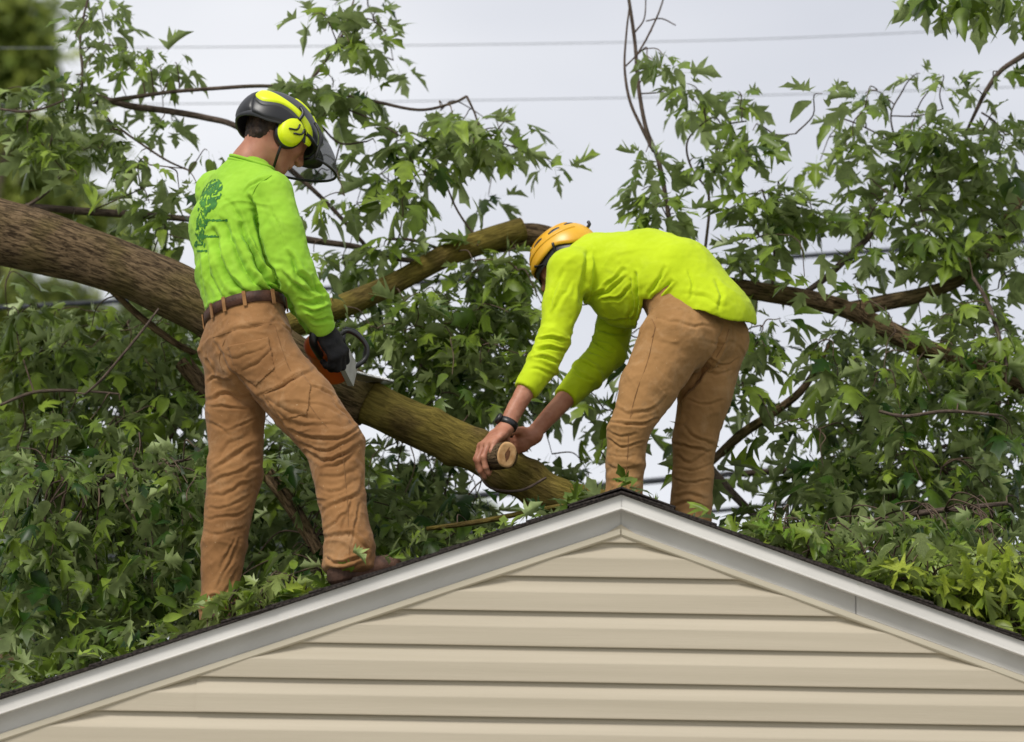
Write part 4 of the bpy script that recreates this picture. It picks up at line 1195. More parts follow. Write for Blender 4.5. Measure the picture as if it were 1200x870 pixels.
    st = [([(852, 380), (842, 410), (822, 440), (800, 466), (792, 490)], 3.6, 0.016),
          ([(762, 362), (752, 384), (738, 408)], 2.0, 0.006),
          ([(722, 478), (740, 484), (765, 478), (785, 462)], 2.6, 0.007), ([(716, 492), (736, 497), (756, 498), (770, 492)], 2.4, 0.010), ([(712, 503), (728, 512), (748, 508)], 2.2, 0.009),
          ([(712, 514), (724, 524), (740, 524), (754, 518)], 2.2, 0.008), ([(712, 530), (728, 536), (744, 534)], 2.0, 0.005), 
          ([(712, 545), (730, 552), (752, 548)], 2.2, 0.004), ([(714, 562), (730, 566), (750, 562)], 2.2, 0.005),
          ([(800, 500), (815, 512), (836, 522)], 2.4, 0.010), ([(790, 520), (808, 526), (834, 530)], 2.3, 0.009), ([(790, 534), (810, 540), (834, 534)], 2.2, 0.009), ([(790, 546), (812, 552), (834, 545)], 2.2, 0.008),
          ([(788, 560), (808, 566), (832, 562)], 2.2, 0.007), ([(787, 582), (806, 578), (830, 586)], 2.4, 0.008), ([(786, 596), (808, 590), (830, 598)], 2.4, 0.008),
          ([(830, 422), (848, 428), (866, 420)], 2.2, 0.006), ([(826, 434), (842, 440), (860, 434)], 2.2, 0.006), ([(806, 470), (826, 474), (846, 470)], 2.4, 0.005), ([(820, 400), (846, 404), (868, 398)], 2.4, 0.004),
          ([(770, 372), (800, 378), (838, 384)], 2.6, 0.004)]
    nz = [lambda V: crumple(V, [unit((0.2, 0.2, -0.95)), unit((0.95, 0.1, 0.2)), (0, 1, 0)], (9, 6, 7), 0.0042, 61, False) + crumple(V, [unit((-0.6, 0.3, -0.6)), unit((0.6, 0.1, -0.7)), (0, 1, 0)], (22, 9, 12), 0.0013, 65),
          lambda V: 0.0010 * vnoise(V * 55, 19) + 0.0006 * vnoise(V * 130, 20)]
    st = [(p_, w_ * 0.85, a_ * 0.68) for p_, w_, a_ in st]
    tr, V, Q = garment('trousers', T, 0.004, MT['canvas2'], man, st, nz)

    seam(V, Q, [[(854, 386), (848, 404), (832, 430), (806, 458)], [(770, 372), (760, 420), (740, 480), (735, 540), (733, 574)], [(760, 366), (768, 384), (764, 396)]], 'seam', MT['thread'], tr)
    # --- shirt, a loose shell with its tail hanging over the hips
    S = SDF()
    S.bone(P(836, 376, 0.58), P(795, 330, 0.63), (0.180, 0.142), (0.178, 0.142), l, 0.04)
    S.bone(P(795, 330, 0.63), mid, (0.178, 0.142), (0.182, 0.150), l, 0.04)
    S.bone(mid, chest, (0.182, 0.150), (0.178, 0.126), l, 0.04)
    S.bone(P(775, 345, 0.62), P(728, 350, 0.70), (0.15, 0.12), (0.13, 0.10), l, 0.06)
    S.bone(shL, shR, 0.078, 0.075, None, 0.05)
    S.bone(chest, P(690, 309, 0.77), 0.085, 0.072, None, 0.05, 0.3)
    S.chain([shL, P(658, 358, 0.57), elL], [0.076, 0.063, 0.055], None, 0.025)
    S.chain([elL, P(636, 428, 0.535), elL * 0.42 + wrL * 0.58], [0.056, 0.055, 0.043], None, 0.02, 0.12)
    S.chain([shR, elR], [0.074, 0.064], None, 0.03)
    S.chain([elR, elR * 0.72 + wrR * 0.28, elR * 0.44 + wrR * 0.56], [0.064, 0.057, 0.044], None, 0.02, 0.12)

    def cut(Pt, d):
        d = np.maximum(d, -(d + 0.011))
        p = to_px(Pt)
        hem = 351 + (p[:, 0] - 760) * 0.245 + 1.6 * np.sin(p[:, 0] * 0.12)
        c1 = (p[:, 1] - hem) / 350.0
        c2 = (p[:, 0] - (753 - (p[:, 1] - 352) * 0.25)) / 350.0
        return np.maximum(d, np.minimum(c1, c2))
    st = [([(690, 300), (684, 330), (680, 360), (672, 385)], 2.8, 0.010),
          ([(700, 345), (716, 332), (732, 318)], 2.4, 0.006), ([(690, 350), (712, 342), (732, 326)], 2.2, 0.006), ([(705, 352), (724, 346), (740, 338)], 2.2, 0.005),
          ([(776, 316), (766, 335), (760, 352)], 2.4, 0.009), ([(786, 330), (774, 342), (766, 352)], 2.2, 0.007), ([(745, 320), (748, 350), (746, 376)], 2.6, 0.007), ([(738, 330), (740, 356), (738, 380)], 2.4, 0.005),
          ([(806, 352), (812, 335), (812, 318)], 2.4, 0.004), ([(846, 362), (846, 345), (838, 330)], 2.6, 0.005), ([(800, 345), (824, 350), (850, 360)], 2.4, 0.003),
          ([(668, 330), (655, 358), (645, 380)], 2.6, 0.005), ([(660, 318), (648, 346), (642, 372)], 2.4, 0.004), ([(634, 398), (648, 396), (668, 402)], 2.2, 0.006), ([(630, 410), (645, 408), (664, 412)], 2.2, 0.006),
          ([(626, 420), (640, 422), (656, 428)], 2.0, 0.005), ([(622, 432), (636, 434), (650, 440)], 2.0, 0.004),
          ([(690, 395), (702, 404), (722, 410)], 2.0, 0.005), ([(684, 408), (698, 416), (716, 420)], 2.0, 0.006), ([(676, 420), (690, 430), (706, 434)], 2.0, 0.005), ([(670, 432), (682, 442), (698, 448)], 2.0, 0.005),
          ([(700, 372), (722, 378), (744, 374)], 2.4, 0.004), ([(704, 384), (722, 390), (740, 386)], 2.2, 0.004)]
    st = [(p_, w_, a_ * 1.6) for p_, w_, a_ in st]
    nz = [lambda V: crumple(V, [unit((0.6, 0.2, 0.7)), unit((-0.7, 0.2, 0.6)), (0, 1, 0)], (7, 14, 9), 0.0022, 71), lambda V: 0.0010 * vnoise(V * 60, 28)]
    shirt, V, Q = garment('shirt', S, 0.004, MT['shirt_yellow'], man, st, nz, cut, 2)
    # --- boots
    for a, s in ((anL, 1), (anR, -1)):
        x0 = a[0]; sgn = -1 if x0 > 0 else 1
        up = unit((-sgn * SL if x0 < 0 else SL, 0, 1.0)); up = unit((SL if x0 > 0 else -SL, 0, 1.0))
        base = np.array([a[0], a[1], zroof(a[0])]); d = unit(gdir - up * (gdir @ up))
        boot(None, base - d * 0.07, base + d * 0.22, up, 'boot', man)
    # --- helmet
    hel = bpy.data.objects.new('helmet', None); COL.objects.link(hel); hel.parent = man
    hel['label'] = 'golden orange climbing helmet with dark vents'
    C = hc + hup * 0.022 - hfw * 0.004
    pt = helmet_surface(C, hfw, hl, hup, 0.131, 0.110, 0.112, 1.05)
    rim = lambda d: 0 + (-14 if abs(d) > 130 else -14 * sstep(abs(d), 95, 130)) + 3 * math.cos(math.radians(d * 3))
    V, Q = shell_mesh(pt, rim); link('shell', mesh_np('shell', V, Q), MT['orange_helmet'], hel)
    def pp(poly, off, name, mat, res=8):
        V, Q = patch(pt, poly, off, res); link(name, mesh_np(name, V, Q), mat, hel)
    for s in (-1, 1):
        m_ = lambda L: [(s * a, e) for a, e in L]
        for az_, el_, w_ in ((34, 32, 12), (74, 36, 13), (112, 34, 13), (146, 38, 11), (60, 62, 14), (120, 62, 16)):
            pp((m_([(az_ + w_, el_ + 4), (az_, el_ + 9), (az_ - w_, el_ + 2)]), m_([(az_ + w_, el_ - 3), (az_, el_ - 5), (az_ - w_, el_ - 4)])), 0.0015, 'vent', MT['black'], 6)
        # raised ribs
        pp((m_([(150, 22), (110, 24), (70, 22), (30, 18)]), m_([(150, 17), (110, 18), (70, 17), (30, 13)])), 0.004, 'rib', MT['orange_helmet'], 6)
        pp((m_([(160, 55), (110, 52), (60, 50), (24, 44)]), m_([(160, 49), (110, 47), (60, 45), (24, 39)])), 0.004, 'rib', MT['orange_helmet'], 6)
        c0 = pt(np.radians(s * 100.0), np.radians(6.0), 0.004)
        mb = MB()
        mb.tube(catmull([c0, hc + hl * s * 0.088 - hup * 0.03, hc + hl * s * 0.07 + hfw * 0.02 - hup * 0.085, hc + hl * s * 0.012 - hup * 0.126 + hfw * 0.05], 6), 0.0055, 6)
        mb.tube(catmull([pt(np.radians(s * 50.0), np.radians(0.0), 0.002), hc + hl * s * 0.09 + hfw * 0.02 - hup * 0.02, hc + hl * s * 0.07 + hfw * 0.02 - hup * 0.085], 6), 0.005, 6)
        mb.build('chin_strap', MT['black'], hel)
    # dark inner band under the shell
    az = np.linspace(0, 2 * np.pi, 48, endpoint=False)
    r0 = np.array([pt(a, R(2.0), -0.008) for a in az]); r1 = r0 - hup * 0.034
    i = np.arange(48); j = (i + 1) % 48
    mb = MB(); mb.add(np.concatenate([r0, r1]), np.stack([i, j, j + 48, i + 48], 1)); mb.build('head_band', MT['black'], hel)
    # clip lamp hook at the back
    mb = MB(); cb = pt(np.pi, R(18.0), 0.0); mb.tube(catmull([cb, cb - hfw * 0.012 + hup * 0.006, cb - hfw * 0.012 + hup * 0.018], 4), 0.006, 8); mb.build('rear_clip', MT['black'], hel)
    return man, wrL, wrR


bender, W2L, W2R = build_bender()

# ------------------------------------------------------------------ fallen tree
def limb_mesh(pts, n=24, sub=8, rough=0.05, cut_end=False, knots=0, seed=0):
    """pts: (px, py, Y, radius) along the limb"""
    P = np.array([at(a, b, c) for a, b, c, _ in pts]); rad = np.array([p[3] for p in pts])
    C = catmull(np.concatenate([P, rad[:, None]], 1), sub)
    return limb_world(C, n, rough, seed, knots)


def limb_world(C, n=24, rough=0.05, seed=0, knots=0):
    P, rad = C[:, :3], C[:, 3]
    m = len(P)
    tan = np.gradient(P, axis=0); tan /= np.linalg.norm(tan, axis=1)[:, None]
    U = np.cross(tan[0], [0.3, 1, 0.2]); U /= np.linalg.norm(U)
    L = np.concatenate([[0], np.cumsum(np.linalg.norm(np.diff(P, axis=0), axis=1))])
    an = np.linspace(0, 2 * np.pi, n, endpoint=False); V = []; A = []
    kn = [(random.Random(seed * 17 + i).uniform(0.05, 0.95) * L[-1], random.Random(seed * 31 + i).uniform(0, 6.28)) for i in range(knots)]
    for i in range(m):
        U = U - tan[i] * (U @ tan[i]); U /= np.linalg.norm(U); W = np.cross(tan[i], U)
        cs, sn = np.cos(an), np.sin(an)
        q = np.stack([cs * rad[i] * 30, sn * rad[i] * 30, np.full(n, L[i] * 7)], 1)
        q2 = np.stack([cs * rad[i] * 9, sn * rad[i] * 9, np.full(n, L[i] * 5)], 1)
        rr = rad[i] * (1 + rough * vnoise(q, seed) + rough * 1.4 * vnoise(q2, seed + 3))
        for (kl, ka) in kn:
            da = np.abs((an - ka + np.pi) % (2 * np.pi) - np.pi) * rad[i]
            rr = rr + 0.018 * np.exp(-((da / 0.035) ** 2 + ((L[i] - kl) / 0.04) ** 2))
        V.append(P[i] + (cs * rr)[:, None] * U + (sn * rr)[:, None] * W)
        A.append(np.stack([cs * rad[i], sn * rad[i], np.full(n, L[i])], 1))
    V.append(P[:1]); V.append(P[-1:]); A.append([[0, 0, 0]]); A.append([[0, 0, L[-1]]])
    V = np.concatenate(V); A = np.concatenate(A)
    i0 = (np.arange(m - 1)[:, None] * n + np.arange(n)[None]).ravel(); i1 = (np.arange(m - 1)[:, None] * n + (np.arange(n)[None] + 1) % n).ravel()
    q = np.stack([i0, i1, i1 + n, i0 + n], 1)
    a = np.arange(n); b = (a + 1) % n
    t = np.concatenate([np.stack([np.full(n, m * n), b, a], 1), np.stack([np.full(n, m * n + 1), a + (m - 1) * n, b + (m - 1) * n], 1)])
    return V, q, t, A, (P[-1], tan[-1], rad[-1])


def limb_obj(name, data, mat, parent):
    V, q, t, A, e = data
    me = mesh_np(name, V, [q, t])
    at_ = me.attributes.new('along', 'FLOAT_VECTOR', 'POINT'); at_.data.foreach_set('vector', A.astype(np.float32).ravel())
    return link(name, me, mat, parent)


def cut_face(parent, p, nrm, r, rx=1.0, seed=0, heart=True, name='cut_face'):
    """fresh saw cut: disc with rings standing a few mm proud of the end grain"""
    nrm = unit(nrm); e1 = unit(np.cross(nrm, [0.2, 0.1, 1.0])); e2 = np.cross(nrm, e1)
    mb = MB(); n = 40; an = np.linspace(0, 2 * np.pi, n, endpoint=False)
    rows = []
    for k, (s, o) in enumerate(((1.0, -0.003), (0.985, 0.002), (0.8, 0.0028), (0.6, 0.002), (0.4, 0.003), (0.2, 0.0022), (0.02, 0.003))):
        w = 1 + 0.05 * vnoise(np.stack([np.cos(an) * 1.7, np.sin(an) * 1.7, np.full(n, seed + 0.3)], 1), seed)
        rows.append(p + nrm * o + (np.cos(an) * r * s * w * rx)[:, None] * e1 + (np.sin(an) * r * s * w)[:, None] * e2)
    i = np.arange(n); j = (i + 1) % n
    mb.add(np.concatenate(rows), np.concatenate([np.stack([i + k * n, j + k * n, j + (k + 1) * n, i + (k + 1) * n], 1) for k in range(len(rows) - 1)]))
    o = mb.build(name, MT['cut_wood'], parent)
    if heart:
        mb = MB(); w = 1 + 0.35 * vnoise(np.stack([np.cos(an) * 2, np.sin(an) * 2, np.full(n, seed + 7.7)], 1), seed + 1)
        mb.add(np.concatenate([[p + nrm * 0.0035], p + nrm * 0.0032 + (np.cos(an) * r * 0.16 * w)[:, None] * e1 + (np.sin(an) * r * 0.52 * w)[:, None] * e2]), None, np.stack([np.zeros(n, int), i + 1, j + 1], 1))
        mb.build('heartwood', MT['heart_wood'], o)
    return o


tree = thing('fallen_tree', 'fallen maple with thick bare trunk and leafy limbs lying across the roof', 'tree')
TY = 0.25
trunk_pts = [(-900, 60, 1.35, 0.165), (-420, 155, 1.2, 0.14), (-150, 226, 1.15, 0.125), (0, 271, 1.1, 0.115), (110, 303, 1.05, 0.103), (205, 342, 1.03, 0.099), (290, 390, 1.0, 0.092), (370, 438, 0.97, 0.088), (410, 462, 0.96, 0.092), (445, 479, 0.95, 0.080), (490, 498, 0.94, 0.077), (545, 523, 0.93, 0.076), (600, 556, 0.92, 0.071), (650, 580, 0.92, 0.064), (700, 592, 0.92, 0.058), (742, 598, 0.93, 0.052)]
_tp = catmull(np.array([list(at(a, b, c)) + [r] for a, b, c, r in trunk_pts]), 14)
_pxs = to_px(_tp[:, :3])[:, 0]; _k = int(np.argmin(np.abs(_pxs - 432)))
limb_obj('trunk', limb_world(_tp[:_k + 1], 80, 0.035, 1, 9), MT['bark_trunk'], tree)
_lg = _tp[_k:].copy(); _lg[:, 3] *= 0.965
limb_obj('log', limb_world(_lg, 80, 0.065, 2, 11), MT['bark_moss'], tree)
# the standing part it broke from, far left outside the picture
p0 = at(-900, 60, 1.35)
st = np.array([[p0[0] - 0.05, p0[1] + 0.02, -0.2, 0.27], [p0[0] - 0.02, p0[1] + 0.03, 1.5, 0.24], [p0[0], p0[1], 3.2, 0.22], [p0[0] + 0.02, p0[1], 5.0, 0.2], [p0[0] + 0.05, p0[1], p0[2] + 0.1, 0.19]])
limb_obj('stump', limb_world(catmull(st, 8), 40, 0.05, 4), MT['bark_trunk'], tree)

BR = []      # sampled points (position) where twigs may attach


def limb(name, pts, mat='bark_thin', n=14, sub=7, rough=0.06, seed=0):
    d = limb_mesh(pts, n, sub, rough, seed=seed)
    o = limb_obj(name, d, MT[mat], tree)
    P = np.array([at(a, b, c) for a, b, c, _ in pts]); BR.append(catmull(P, 5))
    return o, d


BR.append(catmull(np.array([at(a, b, c) for a, b, c, _ in trunk_pts[2:]]), 5))
# the mossy stretch of the log ahead of the saw: thick limb rising right with a sawn stub
o, d = limb('limb', [(300, 398, 1.15, 0.048), (350, 378, 1.2, 0.046), (410, 356, 1.3, 0.042), (465, 331, 1.38, 0.041), (520, 301, 1.42, 0.043), (570, 282, 1.45, 0.043), (613, 268, 1.47, 0.041)], 'bark_moss', 32, 8, 0.06, 5)
cut_face(tree, d[4][0], d[4][1], d[4][2] * 0.97, 1.0, 5, False)
limb('limb', [(560, 289, 1.47, 0.03), (592, 283, 1.5, 0.042), (618, 276, 1.52, 0.045), (650, 281, 1.54, 0.043), (700, 300, 1.56, 0.040), (760, 318, 1.56, 0.038), (820, 330, 1.55, 0.036), (880, 340, 1.52, 0.035), (940, 350, 1.5, 0.036), (990, 362, 1.47, 0.037), (1030, 382, 1.45, 0.036), (1085, 408, 1.42, 0.034), (1150, 432, 1.42, 0.028), (1230, 470, 1.42, 0.02)], 'bark_trunk', 30, 8, 0.06, 6)
limb('limb', [(978, 362, 1.47, 0.02), (1000, 362, 1.47, 0.028), (1040, 354, 1.48, 0.029), (1080, 345, 1.5, 0.028), (1125, 328, 1.55, 0.024), (1160, 290, 1.6, 0.022), (1200, 225, 1.7, 0.02), (1240, 160, 1.8, 0.015)], 'bark_trunk', 22, 7, 0.06, 7)
limb('branch', [(938, 346, 1.5, 0.010), (965, 328, 1.5, 0.0125), (995, 300, 1.52, 0.012), (1020, 275, 1.55, 0.011), (1040, 235, 1.58, 0.010), (1062, 190, 1.6, 0.007), (1078, 150, 1.62, 0.004)], 'bark_thin', 12, 6, 0.06, 8)
limb('branch', [(830, 545, 1.45, 0.016), (868, 510, 1.46, 0.017), (905, 485, 1.48, 0.016), (935, 462, 1.5, 0.015), (952, 440, 1.52, 0.012), (972, 405, 1.54, 0.008)], 'bark_trunk', 14, 6, 0.06, 9)
limb('branch', [(860, 556, 1.9, 0.012), (920, 552, 1.9, 0.013), (1000, 548, 1.9, 0.012), (1080, 560, 1.8, 0.010)], 'bark_thin', 10, 6, 0.06, 10)
limb('branch', [(800, 500, 1.75, 0.014), (835, 552, 1.7, 0.016), (880, 600, 1.5, 0.014), (930, 640, 1.2, 0.01)], 'bark_thin', 10, 6, 0.06, 46)
# long thin branches behind the sawyer
limb('branch', [(30, 242, 1.5, 0.013), (100, 248, 1.5, 0.014), (160, 252, 1.5, 0.013), (230, 258, 1.52, 0.012), (300, 268, 1.55, 0.012), (360, 281, 1.58, 0.013), (420, 290, 1.6, 0.012), (470, 304, 1.6, 0.010), (510, 306, 1.55, 0.008)], 'bark_thin', 12, 6, 0.06, 11)
limb('branch', [(105, 110, 1.5, 0.010), (150, 124, 1.5, 0.012), (195, 130, 1.5, 0.012), (240, 138, 1.5, 0.0115), (280, 150, 1.5, 0.011), (330, 190, 1.52, 0.010), (385, 240, 1.55, 0.008), (430, 290, 1.6, 0.008)], 'bark_thin', 12, 6, 0.06, 12)
limb('branch', [(95, 122, 1.45, 0.008), (150, 115, 1.45, 0.008), (200, 108, 1.45, 0.0075), (250, 104, 1.45, 0.0075), (310, 101, 1.45, 0.007), (370, 106, 1.45, 0.0065), (430, 117, 1.45, 0.006), (490, 129, 1.45, 0.0055), (530, 121, 1.45, 0.005), (547, 113, 1.45, 0.005)], 'bark_thin', 9, 6, 0.06, 13)
limb('branch', [(547, 113, 1.45, 0.0045), (556, 132, 1.45, 0.0038), (562, 148, 1.45, 0.0035), (578, 165, 1.45, 0.003)], 'bark_thin', 7, 5, 0.06, 14)
limb('branch', [(0, 128, 1.3, 0.005), (25, 131, 1.3, 0.005), (48, 128, 1.3, 0.004), (75, 118, 1.35, 0.004)], 'bark_thin', 7, 5, 0.06, 15)
limb('branch', [(90, 130, 1.45, 0.007), (97, 90, 1.4, 0.006), (94, 50, 1.4, 0.005), (99, 15, 1.4, 0.0045), (108, -15, 1.4, 0.004)], 'bark_thin', 8, 5, 0.06, 16)
limb('branch', [(125, 140, 1.45, 0.005), (160, 165, 1.45, 0.0045), (195, 188, 1.45, 0.004), (222, 200, 1.45, 0.003)], 'bark_thin', 7, 5, 0.06, 17)
limb('branch', [(345, 112, 1.42, 0.004), (372, 85, 1.4, 0.0055), (388, 60, 1.4, 0.005), (404, 36, 1.4, 0.0045), (410, 14, 1.4, 0.003)], 'bark_thin', 7, 5, 0.06, 18)
limb('branch', [(404, 36, 1.4, 0.003), (430, 22, 1.4, 0.003), (452, 36, 1.4, 0.0025)], 'bark_thin', 6, 5, 0.06, 19)
limb('branch', [(360, 100, 1.45, 0.005), (400, 125, 1.45, 0.0045), (435, 140, 1.45, 0.004), (470, 160, 1.45, 0.003)], 'bark_thin', 7, 5, 0.06, 20)
limb('branch', [(374, 145, 1.4, 0.004), (398, 168, 1.42, 0.004), (430, 166, 1.45, 0.003)], 'bark_thin', 6, 5, 0.06, 21)
limb('branch', [(398, 170, 1.42, 0.003), (392, 195, 1.45, 0.003)], 'bark_thin', 6, 5, 0.06, 22)
limb('branch', [(525, 222, 1.42, 0.0035), (535, 245, 1.42, 0.004), (550, 268, 1.44, 0.0045), (565, 284, 1.45, 0.005)], 'bark_thin', 7, 5, 0.06, 23)
limb('branch', [(455, 280, 1.35, 0.004), (485, 282, 1.38, 0.0055), (515, 292, 1.42, 0.006)], 'bark_thin', 7, 5, 0.06, 24)
# upright twigs above the yellow shirt
limb('branch', [(790, 300, 1.55, 0.010), (783, 250, 1.55, 0.0095), (772, 190, 1.55, 0.009), (757, 150, 1.55, 0.008), (748, 100, 1.55, 0.0075), (744, 50, 1.55, 0.007), (737, 0, 1.55, 0.006), (733, -25, 1.55, 0.005)], 'bark_thin', 9, 6, 0.06, 25)
limb('branch', [(766, 178, 1.53, 0.006), (752, 150, 1.52, 0.006), (738, 118, 1.52, 0.0055), (732, 80, 1.52, 0.005), (734, 40, 1.52, 0.0045), (738, 5, 1.52, 0.004)], 'bark_thin', 8, 6, 0.06, 26)
limb('branch', [(748, 62, 1.53, 0.004), (758, 45, 1.53, 0.004), (772, 15, 1.53, 0.0035), (780, -10, 1.53, 0.003)], 'bark_thin', 6, 5, 0.06, 27)
limb('branch', [(744, 38, 1.54, 0.004), (755, 22, 1.54, 0.003), (757, -6, 1.54, 0.0025)], 'bark_thin', 6, 5, 0.06, 28)
limb('branch', [(757, 25, 1.54, 0.0025), (775, 22, 1.54, 0.0025), (792, 30, 1.54, 0.002)], 'bark_thin', 6, 5, 0.06, 29)
limb('branch', [(733, 78, 1.52, 0.0035), (748, 62, 1.52, 0.003), (764, 35, 1.52, 0.0025)], 'bark_thin', 6, 5, 0.06, 30)
limb('branch', [(826, 295, 1.5, 0.0065), (831, 250, 1.5, 0.006), (831, 222, 1.5, 0.0055), (838, 196, 1.5, 0.005), (840, 172, 1.5, 0.004), (850, 148, 1.5, 0.0035), (875, 142, 1.5, 0.003)], 'bark_thin', 7, 6, 0.06, 31)
limb('branch', [(829, 222, 1.5, 0.004), (810, 196, 1.5, 0.004), (805, 168, 1.5, 0.0035), (820, 148, 1.5, 0.003), (838, 138, 1.5, 0.003), (848, 152, 1.5, 0.0025)], 'bark_thin', 7, 6, 0.06, 32)
limb('branch', [(893, 148, 1.5, 0.003), (910, 158, 1.5, 0.003), (932, 157, 1.5, 0.0025)], 'bark_thin', 6, 5, 0.06, 33)
limb('branch', [(905, 335, 1.5, 0.006), (907, 300, 1.5, 0.005), (905, 262, 1.5, 0.0045), (893, 222, 1.5, 0.0035)], 'bark_thin', 7, 5, 0.06, 34)
limb('branch', [(1050, 250, 1.55, 0.005), (1062, 220, 1.55, 0.0045), (1052, 175, 1.55, 0.004), (1044, 135, 1.55, 0.0035), (1058, 106, 1.55, 0.003)], 'bark_thin', 7, 5, 0.06, 35)
limb('branch', [(1044, 136, 1.55, 0.003), (1075, 136, 1.55, 0.003), (1105, 128, 1.55, 0.002)], 'bark_thin', 6, 5, 0.06, 36)
limb('branch', [(1225, 50, 1.5, 0.0125), (1195, 68, 1.5, 0.012), (1172, 84, 1.5, 0.010), (1155, 108, 1.5, 0.009), (1144, 130, 1.5, 0.007), (1130, 160, 1.5, 0.005)], 'bark_thin', 10, 5, 0.06, 37)
limb('branch', [(1150, 132, 1.5, 0.004), (1165, 142, 1.5, 0.0035), (1178, 158, 1.5, 0.003)], 'bark_thin', 6, 5, 0.06, 38)
limb('branch', [(990, 140, 1.52, 0.003), (1006, 146, 1.52, 0.003), (1030, 158, 1.52, 0.003), (1052, 172, 1.52, 0.003)], 'bark_thin', 6, 5, 0.06, 39)
# lower left: dead brown limb seen between the legs, pale stick against the trunk, dark stems
limb('branch', [(215, 425, 1.35, 0.035), (250, 470, 1.32, 0.030), (290, 530, 1.28, 0.027), (325, 570, 1.25, 0.026), (352, 610, 1.2, 0.026), (375, 650, 1.1, 0.022), (395, 690, 1.0, 0.018)], 'bark_trunk', 18, 6, 0.08, 40)
limb('branch', [(186, 362, 0.86, 0.004), (165, 390, 0.85, 0.005), (142, 418, 0.85, 0.005), (118, 446, 0.86, 0.005), (100, 462, 0.9, 0.004)], 'bark_thin', 8, 5, 0.06, 41)
limb('branch', [(130, 340, 1.12, 0.012), (165, 372, 1.12, 0.013), (205, 402, 1.15, 0.012), (240, 420, 1.2, 0.010)], 'bark_trunk', 9, 5, 0.06, 42)
limb('branch', [(75, 200, 1.4, 0.006), (55, 225, 1.4, 0.007), (20, 250, 1.4, 0.007)], 'bark_thin', 8, 5, 0.06, 43)
limb('branch', [(110, 246, 1.48, 0.003), (135, 235, 1.45, 0.003), (165, 222, 1.45, 0.0025)], 'bark_thin', 6, 5, 0.06, 44)
limb('branch', [(0, 475, 1.25, 0.006), (40, 460, 1.25, 0.006), (90, 458, 1.25, 0.0055), (140, 462, 1.2, 0.004)], 'bark_thin', 7, 5, 0.06, 45)
limb('branch', [(60, 560, 0.95, 0.008), (110, 562, 0.92, 0.009), (170, 548, 0.92, 0.008), (215, 540, 0.95, 0.006)], 'bark_thin', 8, 5, 0.06, 47)
limb('branch', [(890, 640, 0.8, 0.010), (960, 628, 0.85, 0.012), (1020, 612, 0.9, 0.012), (1090, 600, 0.95, 0.010), (1180, 590, 1.0, 0.008)], 'bark_thin', 9, 5, 0.06, 48)
limb('branch', [(1030, 482, 1.0, 0.006), (1060, 488, 1.0, 0.006), (1110, 482, 1.0, 0.006), (1170, 487, 1.0, 0.005)], 'bark_thin', 8, 5, 0.06, 49)
limb('branch', [(1140, 325, 1.3, 0.006), (1155, 350, 1.3, 0.008), (1168, 385, 1.28, 0.008), (1180, 430, 1.25, 0.006)], 'bark_thin', 8, 5, 0.06, 50)
limb('branch', [(640, 560, 0.82, 0.004), (610, 575, 0.80, 0.005), (575, 572, 0.79, 0.0045), (558, 550, 0.80, 0.004)], 'bark_thin', 7, 5, 0.06, 51)
limb('branch', [(500, 620, 0.9, 0.009), (560, 612, 0.86, 0.01), (620, 600, 0.8, 0.009), (670, 590, 0.76, 0.006)], 'bark_moss', 9, 5, 0.06, 52)

# ------------------------------------------------------------------ leaves
HALFO = [(.02, .10), (.08, .36), (.18, .14), (.31, .23), (.60, .47), (.48, .23), (.40, .115), (.55, .185), (.69, .235), (.80, .11)]
MID = [(0, 0), (.2, 0), (.45, 0), (.72, 0), (1, 0)]
HT = [('m0', 'm1', 2), ('m0', 2, 0), (0, 2, 1), ('m1', 'm2', 6), ('m1', 6, 2), (2, 6, 3), (3, 6, 5), (3, 5, 4), ('m2', 'm3', 9), ('m2', 9, 6), (6, 9, 7), (7, 9, 8), ('m3', 'm4', 9)]


def leaf_template(fold, droop, twist, seed, wide=1.0, lance=False):
    rr = np.random.default_rng(seed)
    ho = HALFO if not lance else [(.04, .06), (.10, .12), (.18, .16), (.28, .185), (.42, .20), (.44, .198), (.46, .195), (.56, .18), (.68, .145), (.80, .09)]
    v = [list(p) for p in MID] + [[x, y] for x, y in ho] + [[x, -y] for x, y in ho]
    v = np.array(v); v[5:] += rr.normal(0, 0.012, v[5:].shape)
    x, y = v[:, 0], v[:, 1]
    z = fold * np.abs(y) - droop * x ** 2 + twist * x * y + 0.05 * np.sin(x * 9 + seed) * np.abs(y) * 2
    z[[6, 9, 16, 19]] -= 0.04            # lobe tips curl under
    V = np.stack([x, y * wide, z], 1)
    V = np.concatenate([V, [[-0.0, 0.006, 0], [0.0, -0.006, 0], [-0.42, 0.005, 0.03], [-0.42, -0.005, 0.03]]])
    t = []
    for side in (0, 1):
        ix = lambda k: int(k[1]) if isinstance(k, str) else 5 + side * 10 + k
        for tri in HT:
            a, b, c = [ix(k) for k in tri]
            t.append((a, c, b) if side else (a, b, c))
    n0 = 25
    t += [(n0 + 2, n0, n0 + 1), (n0 + 2, n0 + 1, n0 + 3)]
    T_ = np.array(t)
    # all faces up
    nn = np.cross(V[T_[:, 1]] - V[T_[:, 0]], V[T_[:, 2]] - V[T_[:, 0]])
    fl = nn[:, 2] < 0; T_[fl] = T_[fl][:, ::-1]
    return V, T_


